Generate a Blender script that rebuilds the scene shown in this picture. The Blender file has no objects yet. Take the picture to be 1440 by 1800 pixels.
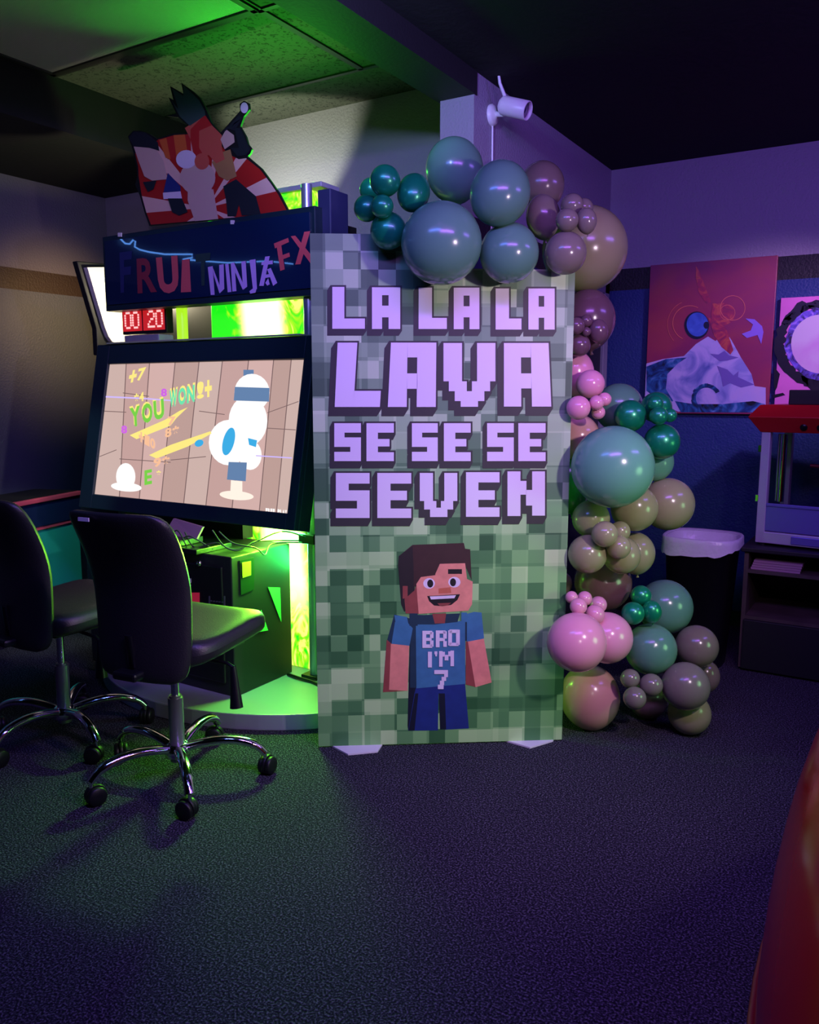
import bpy, bmesh, math, random
from mathutils import Vector, Matrix, Euler
random.seed(7)
SC = bpy.context.scene
COL = SC.collection

# ------------------------------------------------------------------ camera, world, lights, exposure
F = 1440.0; CAM_Z = 1.4; TH = math.atan(210 / 1440.0); YAW = math.radians(31.5)
CY, SY, CT, ST = math.cos(YAW), math.sin(YAW), math.cos(TH), math.sin(TH)
cam_d = bpy.data.cameras.new('camera'); cam = bpy.data.objects.new('camera', cam_d); COL.objects.link(cam)
cam.location = (0, 0, CAM_Z); cam.rotation_euler = (math.pi / 2 - TH, 0, YAW)
cam_d.sensor_fit = 'HORIZONTAL'; cam_d.sensor_width = 36.0; cam_d.lens = 36.0; cam_d.clip_start = 0.05
SC.camera = cam
SC.view_settings.view_transform = 'Standard'; SC.view_settings.look = 'None'
SC.view_settings.exposure = 0.0; SC.view_settings.gamma = 1.0; SC.view_settings.use_curve_mapping = False

world = bpy.data.worlds.new('world'); SC.world = world; world.use_nodes = True
world.node_tree.nodes['Background'].inputs[0].default_value = (0.010, 0.008, 0.030, 1)
world.node_tree.nodes['Background'].inputs[1].default_value = 1.0

def cw(x, y, z):            # metres right of / ahead of the viewpoint -> room coordinates
    return Vector((x * CY - y * SY, x * SY + y * CY, z))

def lamp(name, kind, loc, energy, color, target=None, **kw):
    d = bpy.data.lights.new(name, kind); d.energy = energy; d.color = color
    for k, v in kw.items(): setattr(d, k, v)
    o = bpy.data.objects.new(name, d); COL.objects.link(o); o.location = loc
    if target is not None:
        o.rotation_euler = (Vector(target) - Vector(loc)).to_track_quat('-Z', 'Y').to_euler()
    return o

# warm-lilac spot in the room, right of the viewer, aimed at the backdrop
lamp('spot_lamp', 'SPOT', cw(1.30, 1.35, 1.75), 80, (1.0, 0.74, 0.98), target=cw(0.22, 3.15, 0.90),
     shadow_soft_size=0.05, spot_size=math.radians(92), spot_blend=0.9)
lamp('low_fill', 'SPOT', cw(0.70, 0.95, 1.25), 23, (1.0, 0.90, 0.86), target=cw(0.18, 3.15, 0.56), shadow_soft_size=0.12, spot_size=math.radians(40), spot_blend=1.0)  # added fill that brightens the lower board, no fixture there
# green fill added low on the right to tint backdrop and balloons
lamp('green_fill', 'SPOT', cw(2.3, 2.2, 0.9), 34, (0.40, 1.0, 0.42), target=cw(0.45, 3.15, 0.55),
     shadow_soft_size=0.30, spot_size=math.radians(56), spot_blend=0.8)
# purple / blue LED wash from the ceiling over the play area
lamp('purple_wash', 'AREA', cw(0.55, 1.3, 2.62), 33, (0.42, 0.14, 1.0), target=cw(0.5, 3.0, 0.6), shape='RECTANGLE', size=1.2, size_y=0.15)
lamp('blue_wash', 'AREA', cw(-0.45, 1.6, 2.62), 15, (0.12, 0.20, 1.0), target=cw(-0.3, 3.2, 1.2), shape='RECTANGLE', size=0.9, size_y=0.12)
lamp('room_violet', 'AREA', cw(2.6, 2.2, 2.6), 16, (0.30, 0.14, 1.0), target=cw(1.2, 4.5, 1.6), shape='RECTANGLE', size=1.0, size_y=0.2)
lamp('picture_fill', 'SPOT', cw(2.35, 3.0, 2.4), 120, (0.85, 0.5, 1.0), target=(-0.85, 5.15, 1.50), shadow_soft_size=0.05, spot_size=math.radians(46), spot_blend=0.8)  # added fill to brighten the paintings, not a room fixture
lamp('sign_spot', 'SPOT', cw(-0.35, 0.5, 2.6), 85, (0.75, 0.55, 1.0), target=(-2.95, 2.9, 2.25), shadow_soft_size=0.06, spot_size=math.radians(30), spot_blend=0.6)  # added front fill to brighten topper and marquee
# lamps in the arcade machine, plus added fills for seat, walls and table
lamp('tower_lamp', 'AREA', (-2.395, 2.975, 0.62), 18, (0.04, 1.0, 0.16), target=(-2.28, 2.3, 0.25), shape='RECTANGLE', size=0.08, size_y=0.95)
lamp('seat_fill', 'AREA', (-2.40, 2.80, 0.785), 20, (0.26, 1.0, 0.03), target=(-2.16, 2.05, 0.50), shape='RECTANGLE', size=0.22, size_y=0.03)  # added to throw the panel's green onto the chair seat
lamp('wall_blue_fill', 'SPOT', cw(-0.25, 1.9, 2.55), 75, (0.42, 0.52, 1.0), target=(-2.42, 3.86, 2.55), shadow_soft_size=0.05, spot_size=math.radians(44), spot_blend=0.7)  # fill added out in the room to turn the back wall blue
lamp('cap_lamp', 'AREA', (-2.56, 3.10, 2.36), 8, (0.05, 1.0, 0.04), target=(-2.54, 2.62, 2.95), shape='RECTANGLE', size=0.3, size_y=0.05)
lamp('back_lamp', 'SPOT', (-3.16, 3.30, 2.25), 36, (0.90, 1.0, 0.66), target=(-3.16, 3.86, 2.78), shadow_soft_size=0.012, spot_size=math.radians(68), spot_blend=0.45)
lamp('table_fill', 'SPOT', (-2.5, 1.6, 2.5), 85, (0.8, 0.95, 0.9), target=(-4.17, 2.80, 0.52), shadow_soft_size=0.05, spot_size=math.radians(26), spot_blend=0.5)  # fill added out in the room to brighten the table side
lamp('wing_lamp', 'POINT', (-3.45, 3.06, 1.90), 12.0, (1.0, 0.86, 0.56), shadow_soft_size=0.02)
lamp('side_spill', 'SPOT', (-3.97, 3.44, 1.98), 24, (1.0, 0.62, 0.26), target=(-4.78, 3.42, 1.84), shadow_soft_size=0.03, spot_size=math.radians(86), spot_blend=1.0)  # added beside the machine, stands in for warm light leaking from it

# ------------------------------------------------------------------ measuring helpers
O0 = Vector((0, 0, CAM_Z))
def ray(px, py):
    x = (px - 720) / F; y = (900 - py) / F
    return cw(x, CT + y * ST, -ST + y * CT)
def atX(px, py, X): d = ray(px, py); return O0 + d * (X / d.x)
def atY(px, py, Y): d = ray(px, py); return O0 + d * (Y / d.y)
def atZ(px, py, Z): d = ray(px, py); return O0 + d * ((Z - CAM_Z) / d.z)
FWD = cw(0, 1, 0)
def atD(px, py, D): d = ray(px, py); return O0 + d * (D / d.dot(FWD))
def atP(px, py, p, n):
    d = ray(px, py); return O0 + d * ((p - O0).dot(n) / d.dot(n))

def lin(r, g, b):
    f = lambda v: (v / 255 / 12.92) if v / 255 <= 0.04045 else ((v / 255 + 0.055) / 1.055) ** 2.4
    return (f(r), f(g), f(b), 1.0)

# ------------------------------------------------------------------ materials
def mat(name, col, rough=0.5, metal=0.0, spec=0.5, bump=0.0, bscale=80, var=0.0, vscale=20, coat=0.0, alpha=None, trans=0.0):
    m = bpy.data.materials.new(name); m.use_nodes = True
    nt = m.node_tree; b = nt.nodes['Principled BSDF']
    c = col if len(col) == 4 else (*col, 1)
    b.inputs['Base Color'].default_value = c; b.inputs['Roughness'].default_value = rough
    b.inputs['Metallic'].default_value = metal; b.inputs['Specular IOR Level'].default_value = spec
    if coat: b.inputs['Coat Weight'].default_value = coat; b.inputs['Coat Roughness'].default_value = 0.05
    if trans: b.inputs['Transmission Weight'].default_value = trans
    if alpha is not None: b.inputs['Alpha'].default_value = alpha
    if bump or var:
        tc = nt.nodes.new('ShaderNodeTexCoord')
    if bump:
        n = nt.nodes.new('ShaderNodeTexNoise'); n.inputs['Scale'].default_value = bscale; n.inputs['Detail'].default_value = 3
        nt.links.new(tc.outputs['Object'], n.inputs['Vector'])
        bp_ = nt.nodes.new('ShaderNodeBump'); bp_.inputs['Strength'].default_value = bump; bp_.inputs['Distance'].default_value = 0.01
        nt.links.new(n.outputs['Fac'], bp_.inputs['Height']); nt.links.new(bp_.outputs['Normal'], b.inputs['Normal'])
    if var:
        n = nt.nodes.new('ShaderNodeTexNoise'); n.inputs['Scale'].default_value = vscale; n.inputs['Detail'].default_value = 4
        nt.links.new(tc.outputs['Object'], n.inputs['Vector'])
        r = nt.nodes.new('ShaderNodeValToRGB')
        r.color_ramp.elements[0].position = 0.3; r.color_ramp.elements[1].position = 0.7
        r.color_ramp.elements[0].color = tuple(v * (1 - var) for v in c[:3]) + (1,)
        r.color_ramp.elements[1].color = tuple(min(1, v * (1 + var)) for v in c[:3]) + (1,)
        nt.links.new(n.outputs['Fac'], r.inputs['Fac']); nt.links.new(r.outputs['Color'], b.inputs['Base Color'])
    return m

def emat(name, col, strength=1.0, base=(0.02, 0.02, 0.02, 1)):
    m = bpy.data.materials.new(name); m.use_nodes = True
    b = m.node_tree.nodes['Principled BSDF']
    b.inputs['Base Color'].default_value = base; b.inputs['Roughness'].default_value = 0.3
    b.inputs['Emission Color'].default_value = col if len(col) == 4 else (*col, 1)
    b.inputs['Emission Strength'].default_value = strength
    return m

def nodes_of(m): return m.node_tree.nodes, m.node_tree.links, m.node_tree.nodes['Principled BSDF']

# painted wall: pale upper paint, black stripe, navy below (two-tone paint scheme of the room)
def wall_paint(name, upper, stripe, lower):
    m = mat(name, upper, rough=0.55, bump=0.35, bscale=90)
    N, L, b = nodes_of(m)
    g = N.new('ShaderNodeNewGeometry'); s = N.new('ShaderNodeSeparateXYZ'); L.new(g.outputs['Position'], s.inputs[0])
    r = N.new('ShaderNodeValToRGB'); r.color_ramp.interpolation = 'CONSTANT'
    mp = N.new('ShaderNodeMath'); mp.operation = 'DIVIDE'; mp.inputs[1].default_value = 3.0; L.new(s.outputs['Z'], mp.inputs[0])
    e = r.color_ramp.elements
    e[0].position = 0; e[0].color = lower
    e[1].position = 2.02 / 3; e[1].color = stripe
    k = e.new(2.155 / 3); k.color = upper
    L.new(mp.outputs[0], r.inputs['Fac']); L.new(r.outputs['Color'], b.inputs['Base Color'])
    return m
M = {}
M['wall'] = wall_paint('wall_paint', lin(150, 145, 158), lin(18, 18, 22), lin(24, 50, 112))
M['wall_left'] = wall_paint('wall_paint_left', lin(118, 116, 118), lin(62, 48, 34), lin(92, 100, 108))  # same scheme; brown of the warm light is put into the stripe colour
M['wall_dark'] = mat('rear_wall_paint', lin(30, 30, 48), rough=0.7, bump=0.2)
# ceiling tile: black-sprayed, fissured
def tile_mat():
    m = mat('ceiling_tile', lin(74, 76, 72), rough=0.9)
    N, L, b = nodes_of(m)
    tc = N.new('ShaderNodeTexCoord'); n = N.new('ShaderNodeTexNoise'); n.inputs['Scale'].default_value = 42; n.inputs['Detail'].default_value = 2
    n.inputs['Distortion'].default_value = 1.2
    L.new(tc.outputs['Object'], n.inputs['Vector'])
    r = N.new('ShaderNodeValToRGB'); r.color_ramp.elements[0].position = 0.36; r.color_ramp.elements[1].position = 0.46
    r.color_ramp.elements[0].color = lin(38, 40, 38); r.color_ramp.elements[1].color = lin(76, 78, 72)
    L.new(n.outputs['Fac'], r.inputs['Fac']); L.new(r.outputs['Color'], b.inputs['Base Color'])
    bp_ = N.new('ShaderNodeBump'); bp_.inputs['Strength'].default_value = 0.8; bp_.inputs['Distance'].default_value = 0.01
    L.new(r.outputs['Color'], bp_.inputs['Height']); L.new(bp_.outputs['Normal'], b.inputs['Normal'])
    return m
M['tile'] = tile_mat()
M['ceil_black'] = mat('black_ceiling_paint', lin(22, 22, 26), rough=0.9, bump=0.2, bscale=30)
M['beam'] = mat('beam_paint', lin(13, 14, 15), rough=0.7, bump=0.15)
M['tee'] = mat('ceiling_tee', lin(40, 42, 40), rough=0.5)
# carpet: dense dark loop pile with pale flecks
def carpet():
    m = mat('carpet', lin(60, 60, 70), rough=0.95, spec=0.1)
    N, L, b = nodes_of(m)
    tc = N.new('ShaderNodeTexCoord')
    n = N.new('ShaderNodeTexNoise'); n.inputs['Scale'].default_value = 170; n.inputs['Detail'].default_value = 3
    n2 = N.new('ShaderNodeTexNoise'); n2.inputs['Scale'].default_value = 2.2; n2.inputs['Detail'].default_value = 3
    L.new(tc.outputs['Object'], n.inputs['Vector']); L.new(tc.outputs['Object'], n2.inputs['Vector'])
    r = N.new('ShaderNodeValToRGB'); e = r.color_ramp.elements
    e[0].position = 0.38; e[0].color = lin(30, 30, 36); e[1].position = 0.66; e[1].color = lin(122, 120, 132)
    k = e.new(0.52); k.color = lin(60, 60, 70)
    L.new(n.outputs['Fac'], r.inputs['Fac'])
    mx = N.new('ShaderNodeMix'); mx.data_type = 'RGBA'; mx.blend_type = 'MULTIPLY'; mx.inputs['Factor'].default_value = 0.35
    L.new(r.outputs['Color'], mx.inputs[6]); L.new(n2.outputs['Fac'], mx.inputs[7])
    L.new(mx.outputs[2], b.inputs['Base Color'])
    bp_ = N.new('ShaderNodeBump'); bp_.inputs['Strength'].default_value = 0.9; bp_.inputs['Distance'].default_value = 0.01
    L.new(n.outputs['Fac'], bp_.inputs['Height']); L.new(bp_.outputs['Normal'], b.inputs['Normal'])
    return m
M['carpet'] = carpet()
M['black'] = mat('black_plastic', lin(16, 18, 22), rough=0.35)
M['black_matte'] = mat('black_laminate', lin(14, 16, 18), rough=0.6)
M['bezel'] = mat('bezel_black', lin(16, 40, 54), rough=0.45)
M['gloss_black'] = mat('glossy_black_acrylic', lin(16, 38, 74), rough=0.02, spec=0.6)
M['vinyl'] = mat('black_vinyl', lin(36, 36, 38), rough=0.44, spec=.7, bump=0.12, bscale=220)
M['chrome'] = mat('chrome', lin(225, 225, 232), rough=0.10, metal=1.0)
M['steel'] = mat('grey_steel', lin(150, 150, 158), rough=0.38, metal=0.8)
M['brushed'] = mat('brushed_steel_violet', lin(130, 115, 205), rough=0.4, metal=0.55)  # violet reflection of the room light put into the base colour
M['rubber'] = mat('caster_rubber', lin(14, 14, 18), rough=0.45)
M['silver'] = mat('silver_laminate', lin(152, 154, 170), rough=0.42, metal=0.15)
M['white'] = mat('white_plastic', lin(232, 228, 232), rough=0.35)
M['wing'] = mat('wing_inner_white', lin(225, 222, 215), rough=0.4)
M['red_gloss'] = mat('red_gelcoat', lin(185, 10, 14), rough=0.16, spec=.35)
M['red_enamel'] = mat('red_enamel', lin(190, 20, 28), rough=0.4)
M['red_dark'] = mat('dark_red_trim', lin(120, 16, 20), rough=0.45)
M['teal'] = mat('teal_laminate', lin(40, 190, 160), rough=0.45)
M['pink_trim'] = mat('pink_trim', lin(225, 90, 112), rough=0.4)
M['rail_blue'] = mat('blue_rail', lin(22, 42, 80), rough=0.45)
M['wood'] = mat('brown_shelf_wood', lin(74, 62, 56), rough=0.6, var=0.25, vscale=9)
M['liner'] = mat('white_bin_liner', lin(225, 222, 230), rough=0.3, bump=0.5, bscale=26)
M['paper'] = mat('pale_paper', lin(170, 130, 150), rough=0.7)
M['glass'] = mat('clear_glass', lin(10, 10, 12), rough=0.03, alpha=0.14)
M['brass'] = mat('warm_screw', lin(210, 200, 180), rough=0.3, metal=1)

# ------------------------------------------------------------------ mesh builder
class MB:
    def __init__(s): s.v = []; s.f = []; s.mi = []; s.sm = []
    def add(s, vs, fs, m=0, smooth=False):
        o = len(s.v); s.v += [tuple(v) for v in vs]
        for f in fs: s.f.append([i + o for i in f]); s.mi.append(m); s.sm.append(smooth)
        return s
    def box(s, x0, x1, y0, y1, z0, z1, m=0, T=None):
        vs = [Vector((x, y, z)) for z in (z0, z1) for y in (y0, y1) for x in (x0, x1)]
        if T is not None: vs = [T @ v for v in vs]
        return s.add(vs, [(0, 2, 3, 1), (4, 5, 7, 6), (0, 1, 5, 4), (2, 6, 7, 3), (0, 4, 6, 2), (1, 3, 7, 5)], m)
    def prism(s, pts, off, m=0):            # closed 3-D outline swept by the vector off
        n = len(pts); a = [Vector(p) for p in pts]; b = [p + Vector(off) for p in a]
        return s.add(a + b, [list(range(n))[::-1], list(range(n, 2 * n))] + [(i, (i + 1) % n, n + (i + 1) % n, n + i) for i in range(n)], m)
    def poly(s, pts, m=0): return s.add(pts, [list(range(len(pts)))], m)
    def tube(s, path, r, n=10, m=0, flat=1.0):
        path = [Vector(p) for p in path]; k = len(path)
        rs = r if isinstance(r, (list, tuple)) else [r] * k
        vs = []; up = None
        for i, p in enumerate(path):
            t = (path[min(i + 1, k - 1)] - path[max(i - 1, 0)]).normalized()
            if up is None: up = Vector((0, 0, 1)) if abs(t.z) < 0.9 else Vector((1, 0, 0))
            a = t.cross(up).normalized(); b_ = a.cross(t).normalized(); up = b_
            for j in range(n):
                w = 2 * math.pi * j / n
                vs.append(p + a * (math.cos(w) * rs[i]) + b_ * (math.sin(w) * rs[i] * flat))
        fs = [(i * n + j, i * n + (j + 1) % n, (i + 1) * n + (j + 1) % n, (i + 1) * n + j) for i in range(k - 1) for j in range(n)]
        s.add(vs, fs, m, True)
        s.add(vs[:n], [list(range(n))[::-1]], m); s.add(vs[-n:], [list(range(n))], m)
        return s
    def lathe(s, prof, n=24, c=(0, 0, 0), m=0, T=None, sx=1, sy=1):
        vs = []
        for r, z in prof:
            for j in range(n):
                w = 2 * math.pi * j / n; vs.append(Vector((r * math.cos(w) * sx, r * math.sin(w) * sy, z)))
        vs = [(T @ v if T is not None else v) + Vector(c) for v in vs]
        k = len(prof)
        s.add(vs, [(i * n + j, i * n + (j + 1) % n, (i + 1) * n + (j + 1) % n, (i + 1) * n + j) for i in range(k - 1) for j in range(n)], m, True)
        if prof[0][0] > 1e-5: s.add(vs[:n], [list(range(n))[::-1]], m)
        if prof[-1][0] > 1e-5: s.add(vs[-n:], [list(range(n))], m)
        return s
    def sphere(s, c, r, m=0, sz=1.0, n=16):
        pr = [(max(1e-6, r * math.sin(math.pi * i / 10)), -r * sz * math.cos(math.pi * i / 10)) for i in range(11)]
        return s.lathe(pr, n, c, m)
    def build(s, name, mats, parent=None, origin=(0, 0, 0), bevel=0.0, seg=2):
        me = bpy.data.meshes.new(name); o = Vector(origin)
        me.from_pydata([tuple(Vector(v) - o) for v in s.v], [], s.f); me.validate(); me.update()
        for m in (mats if isinstance(mats, (list, tuple)) else [mats]): me.materials.append(m)
        if len(me.polygons) == len(s.f):
            for p, mi, sm in zip(me.polygons, s.mi, s.sm): p.material_index = mi; p.use_smooth = sm
        bm = bmesh.new(); bm.from_mesh(me); bmesh.ops.recalc_face_normals(bm, faces=bm.faces); bm.to_mesh(me); bm.free()
        ob = bpy.data.objects.new(name, me); COL.objects.link(ob)
        if parent is not None: ob.parent = parent
        else: ob.location = o
        if bevel:
            b = ob.modifiers.new('bevel', 'BEVEL'); b.width = bevel; b.segments = seg; b.limit_method = 'ANGLE'
        return ob

def tag(o, label=None, cat=None, group=None, kind=None):
    if label: o['label'] = label
    if cat: o['category'] = cat
    if group: o['group'] = group
    if kind: o['kind'] = kind
    return o
def empty(name, loc, label, cat, group=None, rz=0.0):
    o = bpy.data.objects.new(name, None); COL.objects.link(o); o.location = loc; o.rotation_euler = (0, 0, rz); o.empty_display_size = 0.1
    return tag(o, label, cat, group)
def struct(name, mb, m, bevel=0): return tag(mb.build(name, m, bevel=bevel), kind='structure')

# letter shapes from the built-in font, normalised to a unit box
_gl = {}
def glyph(ch, bold=0.0):
    if (ch, bold) in _gl: return _gl[(ch, bold)]
    c = bpy.data.curves.new('glyph', 'FONT'); c.body = ch; c.offset = bold; c.resolution_u = 3
    o = bpy.data.objects.new('glyph', c); COL.objects.link(o)
    dg = bpy.context.evaluated_depsgraph_get(); me = bpy.data.meshes.new_from_object(o.evaluated_get(dg))
    vs = [v.co.copy() for v in me.vertices]; fs = [list(p.vertices) for p in me.polygons]
    x0 = min(v.x for v in vs); x1 = max(v.x for v in vs); y0 = min(v.y for v in vs); y1 = max(v.y for v in vs)
    r = ([((v.x - x0) / (x1 - x0), (v.y - y0) / (y1 - y0)) for v in vs], fs)
    bpy.data.objects.remove(o); bpy.data.curves.remove(c); bpy.data.meshes.remove(me)
    _gl[(ch, bold)] = r
    return r
def put_glyph(mb, ch, quad, m=0, bold=0.03):      # quad: bottom-left, bottom-right, top-right, top-left in 3-D
    vs, fs = glyph(ch, bold); a, b, c, d = quad
    mb.add([a * (1 - u) * (1 - v) + b * u * (1 - v) + c * u * v + d * (1 - u) * v for u, v in vs], fs, m)

def pillow(mb, w, d, t, n, disp, nu=18, nv=22, m=0):
    """rounded-rectangle cushion: disp(u,v,s) -> point, u,v in [-1,1], s=+-1 side; edges round off"""
    def hw(v): return (1 - abs(v) ** n) ** (1 / n)
    grid = {}; vs = []; fs = []
    us = [math.sin(math.pi / 2 * (2 * i / nu - 1)) for i in range(nu + 1)]
    vv = [math.sin(math.pi / 2 * (2 * j / nv - 1)) for j in range(nv + 1)]
    for s in (-1, 1):
        for j, v in enumerate(vv):
            for i, u in enumerate(us):
                k = max(hw(v), 0.30) ; x = u * k
                edge = max(abs(u), abs(v)); th = t / 2 * max(0.0, 1 - edge ** 8) ** 0.4
                grid[(s, i, j)] = len(vs); vs.append(disp(x, v, s * th))
        for j in range(nv):
            for i in range(nu):
                q = [grid[(s, i, j)], grid[(s, i + 1, j)], grid[(s, i + 1, j + 1)], grid[(s, i, j + 1)]]
                fs.append(q if s > 0 else q[::-1])
    mb.add(vs, fs, m, True)
    return mb

# ------------------------------------------------------------------ room shell
XL, XS, YB, YR, HA, HR = -4.78, -1.70, 3.86, 5.15, 2.95, 2.75
XPL = -1.865; YP = 3.30; X1 = 3.2; Y0 = -3.2
struct('floor', MB().box(XL - .1, X1 + .1, Y0 - .1, YR + .1, -0.1, 0), M['carpet'])
struct('wall_left', MB().box(XL - .1, XL, Y0, YB, 0, 3.0), M['wall_left'])
struct('wall_back', MB().box(XL - .1, XPL, YB, YB + .1, 0, 3.0), M['wall'])
struct('wall_side', MB().box(XPL, XS, YP, YR + .1, 0, 3.0), M['wall'])
struct('wall_right', MB().box(XS, X1 + .1, YR, YR + .1, 0, 3.0), M['wall'])
struct('wall_rear', MB().box(XL - .1, X1 + .1, Y0 - .1, Y0, 0, 3.0), M['wall_dark'])
struct('wall_east', MB().box(X1, X1 + .1, Y0, YR, 0, 3.0), M['wall_dark'])
struct('ceiling', MB().box(XL, -1.88, Y0, YB, HA, HA + .05), M['tile'])
struct('ceiling_high', MB().box(XPL, X1, Y0, YR, HR, HR + .05), M['ceil_black'])
struct('ceiling_soffit', MB().box(XL, -3.76, Y0, YB, 2.70, HA), M['ceil_black'])
struct('trim_1', MB().box(-1.88, -1.695, Y0, YP + .02, 2.655, 2.96), M['beam'])
tees = MB()
for y in (2.76, 3.48): tees.box(-3.75, -1.885, y - .012, y + .012, HA - .008, HA + .002)
tees.box(-2.42, -2.39, Y0, 3.48, HA - .008, HA + .002)
struct('trim_2', tees, M['tee'])
# door in the side wall near the far corner
struct('door_1', MB().box(XS - .02, XS + .012, 4.25, 5.02, 0, 2.02).box(XS, XS + .02, 4.42, 4.85, .25, .9).box(XS, XS + .02, 4.42, 4.85, 1.05, 1.85), M['wall_dark'], bevel=.004)
struct('trim_3', MB().box(XS, XS + .03, 5.02, 5.10, 0, 2.08).box(XS, XS + .03, 4.17, 4.25, 0, 2.08).box(XS, XS + .03, 4.17, 5.10, 2.0, 2.08), mat('door_casing', lin(120, 118, 140), rough=.5), bevel=.004)
struct('baseboard_right', MB().box(XS, X1, YR - .015, YR, 0, .09), M['black_matte'])

# ceiling light with ribbed lens (switched off, mirrors the machine's glow)
cl = empty('ceiling_light', (-3.06, 2.42, HA), 'switched off fluorescent ceiling light with ribbed lens above the arcade', 'ceiling light')
fr = MB()
for a in ((-3.73, -2.40, 2.715, 2.745), (-3.73, -2.40, 2.10, 2.13), (-3.73, -3.70, 2.10, 2.745), (-2.43, -2.40, 2.10, 2.745)):
    fr.box(a[0], a[1], a[2], a[3], HA - .018, HA)
fr.build('frame', M['tee'], cl, cl.location, bevel=.002)
def ribbed():
    m = mat('ribbed_lens', lin(205, 208, 205), rough=0.30)
    N, L, b = nodes_of(m)
    tc = N.new('ShaderNodeTexCoord'); w = N.new('ShaderNodeTexWave'); w.inputs['Scale'].default_value = 42; w.bands_direction = 'X'
    L.new(tc.outputs['Object'], w.inputs['Vector'])
    bp_ = N.new('ShaderNodeBump'); bp_.inputs['Strength'].default_value = 0.8; bp_.inputs['Distance'].default_value = 0.006
    L.new(w.outputs['Fac'], bp_.inputs['Height']); L.new(bp_.outputs['Normal'], b.inputs['Normal'])
    return m
MB().box(-3.70, -2.43, 2.13, 2.715, HA - .010, HA - .002).build('diffuser', ribbed(), cl, cl.location)

# LED neon rope on the ceiling above the backdrop
rope = MB()
pts = [(-1.3, 1.75, 2.60), (-0.9, 1.80, 2.61), (-0.5, 1.78, 2.62), (-0.15, 1.90, 2.62), (0.02, 2.14, 2.62), (0.16, 2.02, 2.60), (0.24, 1.78, 2.61), (0.5, 1.74, 2.61), (0.9, 1.86, 2.60), (1.25, 1.70, 2.60)]
rope.tube([cw(*p) + Vector((0, 0, .12)) for p in pts], 0.008, 8)
tag(rope.build('light_rope', emat('violet_neon', (0.45, 0.16, 1.0), 14)), 'violet glowing light rope zigzagging along the ceiling above the backdrop', 'light rope')

brp = MB(); bp3 = []
for px, py in ((212, 420), (220, 428), (228, 429), (234, 422), (238, 424), (237, 434), (246, 439), (262, 443), (290, 447), (318, 447), (338, 447), (338, 453), (322, 456), (400, 462), (470, 459), (490, 461), (515, 464)):
    g = atY(px, py, 2.872); d = (g - O0); t = (XL + .02 - g.x) / d.x
    bp3.append(Vector((XL + .02, g.y - d.y * t, g.z + d.z * t)))
brp.tube(bp3, 0.006, 8)
tag(brp.build('light_rope', emat('blue_neon', (0.12, 0.35, 1.0), 10)), 'blue glowing light rope along the left wall, mirrored in the marquee glass', 'light rope')

# ------------------------------------------------------------------ arcade machine
AO = Vector((-2.93, 3.1, 0))
arc = empty('arcade_machine', AO, 'tall black and lime arcade cabinet with big tilted screen and lit marquee sign', 'arcade machine')
def part(mb, name, m, parent=None, bevel=0): return mb.build(name, m, parent if parent is not None else arc, AO, bevel)
# round-fronted platform
pl = []
for i in range(33):
    a = math.pi * (1 + i / 32); pl.append(Vector((-2.72 + 1.02 * math.cos(a), min(3.78, 3.345 + 1.02 * math.sin(a)), 0.0)))
pl = [Vector((-3.74, 3.78, 0))] + pl + [Vector((-1.70 - .02, 3.28, 0))]
pl = [p for p in pl if p.x < -1.9] + [Vector((-1.9, 2.75, 0)), Vector((-1.9, 3.78, 0))]
part(MB().prism(pl, (0, 0, .072)), 'platform', M['silver'], bevel=.006)
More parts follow.
